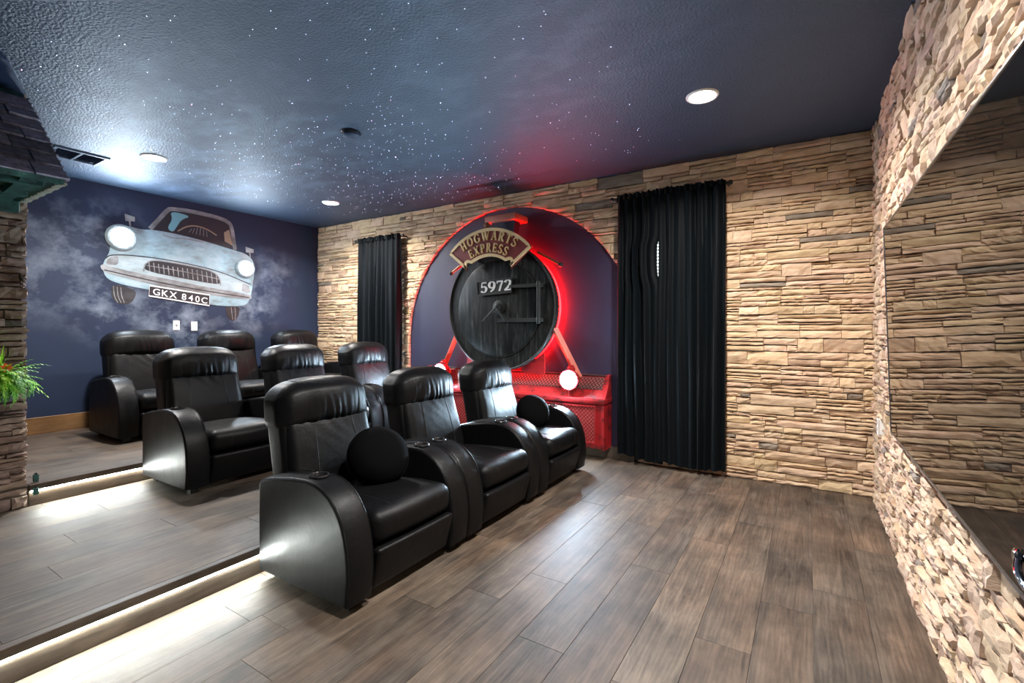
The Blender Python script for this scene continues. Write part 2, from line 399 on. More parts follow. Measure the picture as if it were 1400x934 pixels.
# ---- step nosing, riser boards, LED strips
for (xs, h, y0, ymax, par, lab, where) in ((S1, H1, -1.2, YB - 0.1, plat1, 1, 'lower'), (S2, H2, 1.03, YB - 0.1, plat2, 2, 'upper')):
    b = h - 0.15
    box('nosing', (xs - 0.03, y0, h - 0.045), (xs + 0.014, ymax, h), RISER, par, 0.003)
    box('riser_board', (xs, y0, b), (xs + 0.006, ymax, h - 0.045), RISER, par)
    led = box('led_strip', (xs + 0.0065, y0 + 0.01, h - 0.053), (xs + 0.013, ymax - 0.05, h - 0.046), LED_W)
    tag(led, 'white light strip under the nosing of the ' + where + ' step', 'light strip', 'step light strips')

# ---- left wall baseboard
bb = box('baseboard_left', (XL + 0.02, 1.0, H2), (XL + 0.042, YB, H2 + 0.175), BASEW, None, 0.004); tag(bb, kind='structure')
b2 = box('baseboard_back', (-4.7, YB - 0.03, 0.0), (-1.55, YB, 0.13), RISER, None, 0.004); tag(b2, kind='structure')
b2.location.y = -0.012

# ---- ledge stone facing
ARC, ARZ, ARR = -3.146, 1.257, 1.626
def arch_half(z):
    if z <= ARZ: return ARR
    d = ARR * ARR - (z - ARZ) ** 2
    return math.sqrt(d) if d > 0 else 0.0
def layout(U0, U1, V0, V1, rnd, ch=(0.075, 0.125), ln=(0.22, 0.52)):
    out = []; v = V0
    while v < V1 - 0.001:
        h = rnd.uniform(*ch)
        if V1 - v - h < 0.06: h = V1 - v
        u = U0 - rnd.uniform(0, ln[1])
        while u < U1:
            L = rnd.uniform(*ln); a, b = max(u, U0), min(u + L, U1); u += L
            if b - a < 0.02: continue
            k = rnd.choices((1, 2, 3), (0.22, 0.5, 0.28))[0]
            ws = [rnd.uniform(0.6, 1.4) for _ in range(k)]; s = sum(ws); z = v
            for q in ws:
                hh = h * q / s
                segs = [(a, b)]
                if b - a > 0.22 and rnd.random() < 0.42:
                    c = a + (b - a) * rnd.uniform(0.3, 0.7); segs = [(a, c), (c, b)]
                for (p, r) in segs: out.append((p, r, z, z + hh))
                z += hh
        v += h
    return out
def stone_geo(rect, to_w, rnd, depth, clipL=None, clipR=None, rough=0.010, clipV=None):
    u0, u1, v0, v1 = rect; L = u1 - u0
    nu = 4 if L < 0.15 else 6; nv = 3
    d0 = rnd.uniform(*depth); slope_u = rnd.uniform(-0.10, 0.10) * 0.4; slope_v = rnd.uniform(-0.16, 0.22)
    g = 0.0015; sd = rnd.uniform(0, 100)
    wob0 = [rnd.uniform(0, 0.006) for _ in range(nu + 1)]; wob1 = [rnd.uniform(0, 0.006) for _ in range(nu + 1)]
    V = []; F_ = []
    for j in range(nv + 1):
        for i in range(nu + 1):
            s, t = i / nu, j / nv
            vlo = v0 + g + wob0[i]; vhi = v1 - g - wob1[i]
            if vhi - vlo < 0.008: vlo, vhi = v0 + g, v1 - g
            vv = vlo + (vhi - vlo) * t
            a, b = u0 + g, u1 - g
            if clipL: b = min(b, clipL(vv))
            if clipR: a = max(a, clipR(vv))
            b = max(b, a + 0.004)
            if 0 < i < nu: s += rnd.uniform(-0.25, 0.25) / nu
            if 0 < j < nv: vv += rnd.uniform(-0.22, 0.22) * (vhi - vlo) / nv
            uu = a + (b - a) * s
            if clipV: vv = max(vv, min(clipV(uu), vhi - 0.001 * (nv - j)))
            d = d0 + slope_u * (s - 0.5) * L + slope_v * (t - 0.5) * (v1 - v0)
            d += noise.noise(Vector((uu * 9 + sd, vv * 16, sd))) * rough + rnd.uniform(-1, 1) * rough * 0.35
            if i in (0, nu) or j in (0, nv): d -= rnd.uniform(0.003, 0.011)
            V.append((uu, vv, max(0.006, d)))
    n1 = nu + 1
    for j in range(nv):
        for i in range(nu): F_.append((j * n1 + i, j * n1 + i + 1, (j + 1) * n1 + i + 1, (j + 1) * n1 + i))
    ring = [i for i in range(n1)] + [j * n1 + nu for j in range(1, nv + 1)] + [nv * n1 + i for i in range(nu - 1, -1, -1)] + [j * n1 for j in range(nv - 1, 0, -1)]
    base = len(V)
    for r in ring: V.append((V[r][0], V[r][1], 0.0))
    k = len(ring)
    for i in range(k): F_.append((ring[(i + 1) % k], ring[i], base + i, base + (i + 1) % k))
    return [to_w(*p) for p in V], F_
def stone_tint(rnd, greys=0.03):
    x = rnd.random()
    if x < greys: return (0.42, 0.47, 0.55)
    if x < greys + 0.06: return (0.68, 0.62, 0.62)
    b = rnd.uniform(0.88, 1.10); return (b, b * rnd.uniform(0.95, 1.02), b * rnd.uniform(0.9, 1.03))
def set_tint(me, cols):
    at = me.color_attributes.new('tint', 'FLOAT_COLOR', 'POINT')
    flat = []
    for c in cols: flat += [c[0], c[1], c[2], 1.0]
    at.data.foreach_set('color', flat)
def ledge(parent, items, m, limit=300):
    """items: (verts, faces, tint); the ones that show largest become single stones"""
    sc_ = []
    for it in items:
        pr = [project(p) for p in it[0]]
        if any(q is None for q in pr): sc_.append(0); continue
        xs = [min(1400, max(0, q[0])) for q in pr]; ys = [min(934, max(0, q[1])) for q in pr]
        sc_.append((max(xs) - min(xs)) * (max(ys) - min(ys)))
    order = sorted(range(len(items)), key=lambda i: -sc_[i])
    single = [i for i in order[:limit] if sc_[i] > 0]
    for i in single:
        v, f, c = items[i]
        o = from_py('stone', v, f, m, parent); set_tint(o.data, [c] * len(v))
    rest = [i for i in order if i not in set(single)]
    V, F_, T = [], [], []
    for i in rest:
        v, f, c = items[i]; b = len(V); V += v; F_ += [tuple(b + k for k in q) for q in f]; T += [c] * len(v)
    if V:
        o = from_py('stone_facing', V, F_, m, parent); set_tint(o.data, T); tag(o, kind='stuff')
# back wall, u = X, v = Z, depth toward -Y
WIN = [(-1.52, -0.86, 0.85, 2.55), (-5.58, -4.92, 0.85, 2.55)]
rnd = random.Random(11); items = []
tow = lambda u, v, d: Vector((u, YB - d, v))
for r in layout(XL + 0.02, XR, 0.0, ZC, rnd):
    u0, u1, v0, v1 = r
    if any(u0 > a and u1 < b and v0 > c and v1 < d for (a, b, c, d) in WIN): continue
    rs = []
    for (a, b, c, d) in WIN:                       # trim stones that reach into a window opening
        if v1 > c and v0 < d and u0 < b and u1 > a:
            if u0 < a: rs.append((u0, a, v0, v1))
            if u1 > b: rs.append((b, u1, v0, v1))
            break
    else: rs = [r]
    for (p, q, z0, z1) in rs:
        if q - p < 0.02: continue
        hw = max(arch_half(z0), arch_half(z1))
        lo, hi = ARC - hw, ARC + hw
        if q <= lo or p >= hi or hw == 0:
            g = stone_geo((p, q, z0, z1), tow, rnd, (0.026, 0.047)); items.append((*g, stone_tint(rnd))); continue
        if z0 > ARZ + ARR * 0.66:
            cv = lambda u: ARZ + math.sqrt(max(0.0, ARR * ARR - (u - ARC) ** 2)) if abs(u - ARC) < ARR else 0.0
            h1 = arch_half(z1 - 0.004)
            for (pa, qa) in ([(p, q)] if h1 == 0 else [(p, min(q, ARC - h1)), (max(p, ARC + h1), q)]):
                if qa - pa > 0.02:
                    g = stone_geo((pa, qa, z0, z1), tow, rnd, (0.03, 0.05), clipV=cv); items.append((*g, stone_tint(rnd)))
            continue
        hmin = min(arch_half(z0), arch_half(z1))
        if p < ARC - hmin - 0.012:
            g = stone_geo((p, min(q, ARC - hmin), z0, z1), tow, rnd, (0.03, 0.05), clipL=lambda z: ARC - arch_half(z) if z < ARZ + ARR else ARC); items.append((*g, stone_tint(rnd)))
        if q > ARC + hmin + 0.012:
            g = stone_geo((max(p, ARC + hmin), q, z0, z1), tow, rnd, (0.03, 0.05), clipR=lambda z: ARC + arch_half(z) if z < ARZ + ARR else ARC); items.append((*g, stone_tint(rnd)))
ledge(wall_back, items, STONE)
# right wall, u = Y, depth toward -X
rnd = random.Random(5); items = []
tow = lambda u, v, d: Vector((XR - d, u, v))
for r in layout(-0.6, YB - 0.03, 0.0, ZC, rnd, (0.07, 0.12), (0.10, 0.27)):
    if r[0] > 1.44 and r[1] < 3.68 and r[2] > 0.78 and r[3] < 2.0: continue      # bare wall behind the screen
    near = r[1] > 1.40 and r[0] < 3.74 and r[3] > 0.73 and r[2] < 2.05
    V, F_ = stone_geo(r, tow, rnd, (0.006, 0.010) if near else (0.010, 0.036), rough=0.003 if near else 0.011)
    items.append((V, [tuple(reversed(f)) for f in F_], stone_tint(rnd, 0.02)))
ledge(wall_right, items, STONE_R)
# booth wall, u = Y, depth toward +X
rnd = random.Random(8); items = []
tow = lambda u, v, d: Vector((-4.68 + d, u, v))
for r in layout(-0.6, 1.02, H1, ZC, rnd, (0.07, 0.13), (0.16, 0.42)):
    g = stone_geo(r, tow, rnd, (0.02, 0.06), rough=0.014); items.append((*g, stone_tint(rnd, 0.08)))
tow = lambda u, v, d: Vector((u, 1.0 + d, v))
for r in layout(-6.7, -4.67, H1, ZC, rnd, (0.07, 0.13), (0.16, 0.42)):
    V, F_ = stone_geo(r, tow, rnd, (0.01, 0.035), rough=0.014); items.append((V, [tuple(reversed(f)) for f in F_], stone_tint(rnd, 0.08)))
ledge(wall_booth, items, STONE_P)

# ---- painted arch panel inside the stone
pts = [(ARC - ARR, YB - 0.004, 0.0)]
for i in range(49):
    a = math.pi - math.pi * i / 48; pts.append((ARC + ARR * math.cos(a), YB - 0.004, ARZ + ARR * math.sin(a)))
pts.append((ARC + ARR, YB - 0.004, 0.0))
arch = plate('trim_1', pts, (0, 1, 0), 0.004, ARCHBLUE); tag(arch, 'navy painted arch panel set in the stone wall', kind='structure')

# ---- soffit above the shingled awning
sof = plate('trim_2', [(-4.68, 1.02, ZC - 0.02), (-4.14, 0.82, ZC - 0.02), (-4.05, 0.70, ZC - 0.02), (-4.05, -0.6, ZC - 0.02), (-4.68, -0.6, ZC - 0.02)], (0, 0, 1), 0.02, DARKNAVY); tag(sof, 'smooth dark navy soffit above the shingled awning', kind='structure')

# ---- windows behind the curtains: frame, lit pane, blind slats
for wi, (a, b, c, d) in enumerate(WIN):
    wn = empty('window_%d' % (wi + 1), ((a + b) / 2, YB, c)); tag(wn, 'window with white blinds behind black curtain', kind='structure')
    box('pane', (a, YB - 0.006, c), (b, YB - 0.002, d), DAYPANE, wn)
    for (p, q, r_, s_) in ((a, a + 0.04, c, d), (b - 0.04, b, c, d), (a, b, c, c + 0.04), (a, b, d - 0.04, d)):
        box('window_frame', (p, YB - 0.03, r_), (q, YB - 0.006, s_), WHITEPL, wn)
    z = c + 0.05
    while z < d - 0.05:
        from_py('slat', [(a + 0.04, YB - 0.035, z), (b - 0.04, YB - 0.035, z), (b - 0.04, YB - 0.012, z + 0.026), (a + 0.04, YB - 0.012, z + 0.026)], [(0, 1, 2, 3)], WHITEPL, wn)
        z += 0.034

# ================================================================== RECLINERS
def axis_list(h, r, m, n):
    i = h - r
    a = [-h + r * (1 - math.cos(math.pi / 2 * k / m)) for k in range(m)]
    a = [-h + r * k / m for k in range(m)]
    mid = [-i + 2 * i * k / n for k in range(n + 1)]
    return a + mid + [-x for x in reversed(a)]
def cushion(size, r, n=(10, 10, 10), m=3, bulge=(0, 0, 0), fn=None):
    """soft rounded block: returns verts, faces and the mapping used"""
    h = [s / 2 for s in size]; L = [axis_list(h[k], r, m, n[k]) for k in range(3)]
    def mp(p):
        q = [max(-(h[k] - r), min(h[k] - r, p[k])) for k in range(3)]
        d = Vector([p[k] - q[k] for k in range(3)])
        if d.length > 1e-9: d = d.normalized() * r
        x = [q[k] + d[k] for k in range(3)]
        y = list(x)
        for k in range(3):
            if bulge[k]:
                o = [j for j in range(3) if j != k]
                y[k] += bulge[k] * (x[k] / h[k]) ** 3 * max(0, 1 - (x[o[0]] / h[o[0]]) ** 2) ** 0.8 * max(0, 1 - (x[o[1]] / h[o[1]]) ** 2) ** 0.8
        v = Vector(y)
        return fn(v) if fn else v
    idx = {}; V = []; F_ = []
    def vid(p):
        k = tuple(round(c, 6) for c in p)
        if k not in idx: idx[k] = len(V); V.append(mp(p))
        return idx[k]
    for ax in range(3):
        o = [(1, 2), (2, 0), (0, 1)][ax]
        for s in (-1, 1):
            A, B = L[o[0]], L[o[1]]
            for i in range(len(A) - 1):
                for j in range(len(B) - 1):
                    q = []
                    for (a, b) in ((A[i], B[j]), (A[i + 1], B[j]), (A[i + 1], B[j + 1]), (A[i], B[j + 1])):
                        p = [0, 0, 0]; p[ax] = s * h[ax]; p[o[0]] = a; p[o[1]] = b; q.append(vid(p))
                    F_.append(tuple(q if s > 0 else reversed(q)))
    return V, F_, mp
def soft(name, size, r, parent, m, n=(10, 10, 10), mm=3, bulge=(0, 0, 0), fn=None):
    V, F_, mp = cushion(size, r, n, mm, bulge, fn)
    return from_py(name, V, F_, m, parent, True, world=False), mp
def seam_on(name, mp, pts, parent, r=0.0022):
    P = [mp(p) for p in pts]
    return tube(name, P, r, SEAM, parent, 5, world=False)

def make_recliner():
    """origin on the ground at the middle of the front edge; faces +X"""
    R = empty('recliner')
    # arms
    prof = [(-0.745, 0.05), (-0.748, 0.35), (-0.745, 0.535), (-0.73, 0.553), (-0.60, 0.582), (-0.43, 0.608), (-0.32, 0.615), (-0.25, 0.608), (-0.19, 0.588), (-0.14, 0.558),
            (-0.10, 0.522), (-0.07, 0.482), (-0.045, 0.435), (-0.025, 0.38), (-0.012, 0.32), (-0.004, 0.25), (-0.002, 0.18), (-0.012, 0.10), (-0.02, 0.05)]
    for s in (-1, 1):
        y0, y1 = (-0.4765, -0.3075) if s < 0 else (0.3075, 0.4765)
        bm = bmesh.new(); rows = []; nk = 5
        for k in range(nk + 1):
            t = k / nk; y = y0 + (y1 - y0) * t
            rows.append([bm.verts.new((x, y, z)) for x, z in prof])
        n = len(prof)
        for k in range(nk):
            for i in range(n): bm.faces.new((rows[k][i], rows[k + 1][i], rows[k + 1][(i + 1) % n], rows[k][(i + 1) % n]))
        bm.faces.new(list(reversed(rows[0]))); bm.faces.new(rows[-1])
        bmesh.ops.recalc_face_normals(bm, faces=bm.faces[:])
        es = [e for e in bm.edges if all(abs(v.co.y - y0) < 1e-6 for v in e.verts) or all(abs(v.co.y - y1) < 1e-6 for v in e.verts)]
        bmesh.ops.bevel(bm, geom=es, offset=0.014, segments=3, affect='EDGES', profile=0.6)
        for v in bm.verts:      # slight fullness of the padded front
            t = (v.co.y - (y0 + y1) / 2) / 0.085
            if v.co.x > -0.2 or v.co.z > 0.5:
                b = 0.010 * max(0, 1 - t * t)
                if v.co.x > -0.06: v.co.x += b
                elif v.co.z > 0.5: v.co.z += b * 0.6
        arm = from_bm('armrest', bm, LEATHER, R, 40, world=False)
        # cup hole cut into the arm
        cy = (y0 + y1) / 2; cz = 0.617; cxx = -0.33
        cut = lathe('cup_cutter', [(0.043, cz - 0.07), (0.043, cz + 0.05)], (cxx, cy, 0), (0, 0, 1), BLACKPL, None, 28, None)
        md = arm.modifiers.new('cut', 'BOOLEAN'); md.operation = 'DIFFERENCE'; md.object = cut; md.solver = 'EXACT'
        bpy.context.view_layer.update()
        dg = bpy.context.evaluated_depsgraph_get(); me = bpy.data.meshes.new_from_object(arm.evaluated_get(dg))
        arm.modifiers.clear(); arm.data = me; me.materials.clear(); me.materials.append(LEATHER)
        bpy.data.objects.remove(cut)
        lathe('cup_holder', [(0.0405, -0.066), (0.0405, 0.004), (0.044, 0.0085), (0.050, 0.008), (0.053, 0.002), (0.048, -0.001), (0.0427, -0.002), (0.0427, -0.069), (0.0, -0.069), (0.0, -0.066), (0.0405, -0.066)], (cxx, cy, cz + 0.004), (0, 0, 1), RIM, arm, 28, 40, world=False)
        for yy in (y0 + 0.010, y1 - 0.010):
            tube('piping', [(x + (0.0015 if x > -0.05 else 0), yy, z + (0.0015 if z > 0.5 else 0)) for x, z in prof[3:-1]], 0.0035, LEATHER, arm, 6, world=False)
    # seat
    def seat_fn(v):
        x, y, z = v
        z += -0.02 * (1 - (x + 0.325) / 0.325) * 0.5 * (1 if x < 0 else 1) * 0
        wr = 0.003 * noise.noise(Vector((x * 7, y * 9, z * 5 + 2)))
        return Vector((x - 0.325, y, z + 0.352 + wr + 0.018 * (x / 0.33)))
    sV, mp = soft('seat', (0.66, 0.606, 0.17), 0.06, R, LEATHER, (16, 16, 4), 4, (0.018, 0.0, 0.03), seat_fn)
    for yy in (-0.16, 0.16):
        seam_on('seam', mp, [(x / 100, yy, 0.0852) for x in range(-20, 31, 3)] + [(0.3302, yy, z / 100) for z in range(5, -5, -3)], sV)
    # footrest
    def foot_fn(v): return Vector((v.x - 0.035 + 0.03 * (v.z / 0.11), v.y, v.z + 0.162))
    soft('footrest', (0.06, 0.600, 0.225), 0.022, R, LEATHER, (2, 14, 8), 3, (0.012, 0, 0), foot_fn)
    box('base_frame', (-0.70, -0.30, 0.06), (-0.08, 0.30, 0.26), BLACKPL, R, world=False)
    for x in (-0.66, -0.09):
        for y in (-0.39, 0.39): box('foot', (x - 0.03, y - 0.03, 0.0), (x + 0.03, y + 0.03, 0.055), BLACKPL, R, 0.004, world=False)
    # back: lean is a shear in x with height
    def lean(z): return -0.30 * (z - 0.42)
    def low_fn(v):
        x, y, z = v; Z = z + 0.625
        wr = 0.004 * noise.noise(Vector((y * 8, Z * 7, 3.3))) + 0.0035 * math.sin(y * 60 + 9 * math.sin(Z * 9)) * max(0, (Z - 0.60) / 0.2) * max(0, 1 - abs(y) / 0.22)
        return Vector((x - 0.712 + lean(Z) * 0.92 + (wr if x > 0 else 0), y * (1 - 0.03 * (z / 0.2)), Z))
    lo, mp = soft('back_cushion', (0.17, 0.622, 0.50), 0.055, R, LEATHER, (3, 30, 16), 4, (0.024, 0, 0), low_fn)
    for yy in (-0.165, 0.165):
        seam_on('seam', mp, [(0.0855, yy * (1 - 0.12 * k / 10), -0.19 + 0.38 * k / 10) for k in range(11)], lo)
    for s in (-1, 1):
        seam_on('seam', mp, [(0.0855, s * (0.165 + 0.11 * k / 4), -0.09 + 0.012 * k) for k in range(5)], lo, 0.0016)
    def head_fn(v):
        x, y, z = v; Z = z + 0.912
        t = max(0.0, min(1.0, (0.12 - z) / 0.24)); c = max(0, 1 - (abs(y) / 0.27) ** 3)
        wr = 0.0
        if x > 0: wr = t * c * (0.004 * math.sin(y * 88 + 3.0 * math.sin(y * 17 + z * 9)) + 0.007 * noise.noise(Vector((y * 34, z * 4, 1.7))))
        e = abs(y) / 0.325
        u_ = max(0.0, min(1.0, (z + 0.02) / 0.175)); sm_ = u_ * u_ * (3 - 2 * u_)
        drop = (-0.060 * e ** 4 - 0.014 * e * e) * sm_ + (0.024 * (1 - e * e) * (1 - sm_) if x > 0 else 0)
        return Vector((x - 0.852 - 0.10 * (Z - 0.9) + wr - 0.028 * e ** 2.5, y * (1 - 0.025 * max(0, z) / 0.15), Z + drop + 0.012))
    hd, mp = soft('headrest', (0.22, 0.668, 0.32), 0.072, R, LEATHER, (3, 60, 20), 7, (0.046, 0, 0.0), head_fn)
    for yy in (-0.20, 0.20):
        seam_on('seam', mp, [(0.1108, yy, -0.135 + 0.02 * k) for k in range(12)] + [(0.08 - 0.025 * k, yy, 0.1605) for k in range(6)], hd)
    def shell_fn(v):
        x, y, z = v; Z = z + 0.59
        k = (Z - 0.30) / 0.72
        return Vector((x - 0.775 + lean(Z) * 0.70, y * (0.985 - 0.02 * k), Z))
    soft('back_shell', (0.19, 0.668, 0.58), 0.05, R, LEATHER, (3, 10, 12), 4, (0, 0, 0), shell_fn)
    return R
proto = make_recliner()
spots = [  # front edge X, near side Y, ground, labels of the three in the row
    (-1.862, 1.50, 0.0, ['black leather recliner on the lowest level holding a large round velvet pillow',
                         'black leather recliner on the lowest level between the two recliners that hold pillows',
                         'black leather recliner on the lowest level beside the red train base, small pillow on it']),
    (-3.880, 1.69, H1, ['black leather recliner on the middle step at the aisle end next to the lit riser',
                        'black leather recliner in the centre of the row on the middle step',
                        'black leather recliner on the middle step at the row end towards the curtained stone wall']),
    (-5.520, 1.83, H2, ['black leather recliner on the top step at the aisle end below the painted car',
                        'black leather recliner in the centre of the row on the top step',
                        'black leather recliner on the top step in the corner by the stone wall'])]
first = True
for ri, (xf, yn, z, labs) in enumerate(spots):
    for k in range(3):
        o = proto if first else copy_tree(proto); first = False
        o.location = (xf, yn + 0.4775 + 0.957 * k, z)
        tag(o, labs[k], 'recliner', 'black leather theatre recliners in three rows')

# ---- round velvet pillows
def pillow(c, R, t, tilt, label):
    V, F_ = [], []; n, m = 36, 14
    rot = Matrix.Rotation(tilt[2], 4, 'Z') @ Matrix.Rotation(tilt[1], 4, 'Y') @ Matrix.Rotation(tilt[0], 4, 'X')
    for i in range(m + 1):
        a = -math.pi / 2 + math.pi * i / m
        for j in range(n):
            b = 2 * math.pi * j / n
            r = R * math.cos(a) ** 0.72 if math.cos(a) > 1e-6 else 0.0; z = t * math.sin(a)
            r *= 1 + 0.010 * math.sin(b * 9 + i)
            p = Vector((r * math.cos(b), r * math.sin(b), z)); p *= 1 + 0.02 * noise.noise(p * 12)
            V.append(Vector(c) + rot @ p)
    for i in range(m):
        for j in range(n): F_.append((i * n + j, i * n + (j + 1) % n, (i + 1) * n + (j + 1) % n, (i + 1) * n + j))
    t_ = empty('round_pillow', (c[0], c[1], min(v.z for v in V))); tag(t_, label, 'pillow', 'round velvet pillows')
    from_py('cover', V, F_, VELVET, t_, True)
    tube('piping', [Vector(c) + rot @ Vector((1.012 * R * math.cos(2 * math.pi * j / 40), 1.012 * R * math.sin(2 * math.pi * j / 40), 0)) for j in range(40)], 0.005, VELVET, t_, 6, True)
    return t_
pillow((-2.265, 2.06, 0.605), 0.185, 0.115, (0, math.radians(60), math.radians(-30)), 'large round black velvet pillow leaning in the recliner seat beside two cup holders')
pillow((-2.245, 3.97, 0.600), 0.165, 0.10, (0, math.radians(66), math.radians(-35)), 'smaller round black velvet pillow in the recliner beside the red train base')

# ================================================================== TRAIN FRONT
TX, TZ, TR = -3.105, 1.65, 0.752
loco = empty('train_front', (TX, YB - 0.2, 0.12)); tag(loco, 'black round steam train front with red base, sign and lit lamps on the arch panel', 'train front')
N_ = (0, -1, 0)
drum = lathe('smokebox_drum', [(TR - 0.09, -0.02), (TR - 0.02, 0.02), (TR - 0.02, 0.10), (TR, 0.105), (TR, 0.135), (TR - 0.022, 0.14), (TR - 0.03, 0.128), (0.0, 0.128)], (TX, YB - 0.12, TZ), N_, IRON, loco, 96)
door = lathe('smokebox_door', [(0.575, 0.0), (0.572, 0.014), (0.55, 0.022), (0.40, 0.032), (0.2, 0.038), (0.0, 0.040)], (TX - 0.03, YB - 0.2495, TZ - 0.01), N_, IRON, drum, 96)
tube('rim', [(TX + (TR - 0.012) * math.cos(2 * math.pi * i / 72), YB - 0.262, TZ + (TR - 0.012) * math.sin(2 * math.pi * i / 72)) for i in range(72)], 0.012, IRON2, drum, 8, True)
tube('door_edge', [(TX - 0.03 + 0.578 * math.cos(2 * math.pi * i / 72), YB - 0.256, TZ - 0.01 + 0.578 * math.sin(2 * math.pi * i / 72)) for i in range(72)], 0.006, IRON2, drum, 6, True)
# hinge straps and rod
yb = YB - 0.30
hs = box('hinge_strap', (-2.93, yb - 0.025, 1.863), (-2.535, yb + 0.012, 1.907), IRON2, loco, 0.006)
box('hinge_strap', (-3.10, yb - 0.025, 1.477), (-2.535, yb + 0.012, 1.521), IRON2, loco, 0.006)
tube('hinge_rod', [(-2.545, yb - 0.012, 1.455), (-2.545, yb - 0.012, 1.93)], 0.024, IRON2, loco, 12)
for z in (1.885, 1.499):
    lathe('hinge_knuckle', [(0.026, -0.026), (0.029, -0.02), (0.029, 0.02), (0.026, 0.026)], (-2.545, yb - 0.012, z), (0, 0, 1), IRON2, loco, 16)
    box('hinge_bracket', (-2.58, yb - 0.01, z - 0.02), (-2.51, YB - 0.25, z + 0.02), IRON2, loco, 0.004)
# handles on the door hub
lathe('door_hub', [(0.085, 0.0), (0.085, 0.012), (0.06, 0.02), (0.045, 0.022), (0.045, 0.05), (0.032, 0.058), (0.0, 0.06)], (-3.085, YB - 0.288, 1.65), N_, IRON2, loco, 24)
tube('door_handle', [(-3.075, YB - 0.34, 1.66), (-3.17, YB - 0.355, 1.575), (-3.275, YB - 0.36, 1.485)], [0.016, 0.012, 0.008], IRON2, loco, 10)
tube('door_handle', [(-3.085, YB - 0.352, 1.655), (-3.03, YB - 0.36, 1.58), (-2.955, YB - 0.362, 1.49)], [0.018, 0.014, 0.010], IRON2, loco, 10)
# grab rods at the sides of the drum
for (a, b) in (((-2.62, 2.27), (-2.33, 2.11)), ((-3.60, 2.27), (-3.885, 2.11))):
    tube('handrail', [(a[0], YB - 0.19, a[1]), (b[0], YB - 0.19, b[1])], 0.017, COPPER, loco, 10)
    lathe('handrail_knob', [(0.0, -0.03), (0.022, -0.02), (0.03, 0.0), (0.022, 0.02), (0.0, 0.03)], (b[0], YB - 0.19, b[1]), N_, IRON2, loco, 16)

# ---- serif lettering drawn as pen strokes, unit height
def arc(cx, cy, rx, ry, a0, a1, n=18): return [(cx + rx * math.cos(math.radians(a0 + (a1 - a0) * i / n)), cy + ry * math.sin(math.radians(a0 + (a1 - a0) * i / n))) for i in range(n + 1)]
TK, TN = 0.20, 0.085
SF = lambda x, y, w=0.30: [(x - w / 2, y), (x + w / 2, y)]
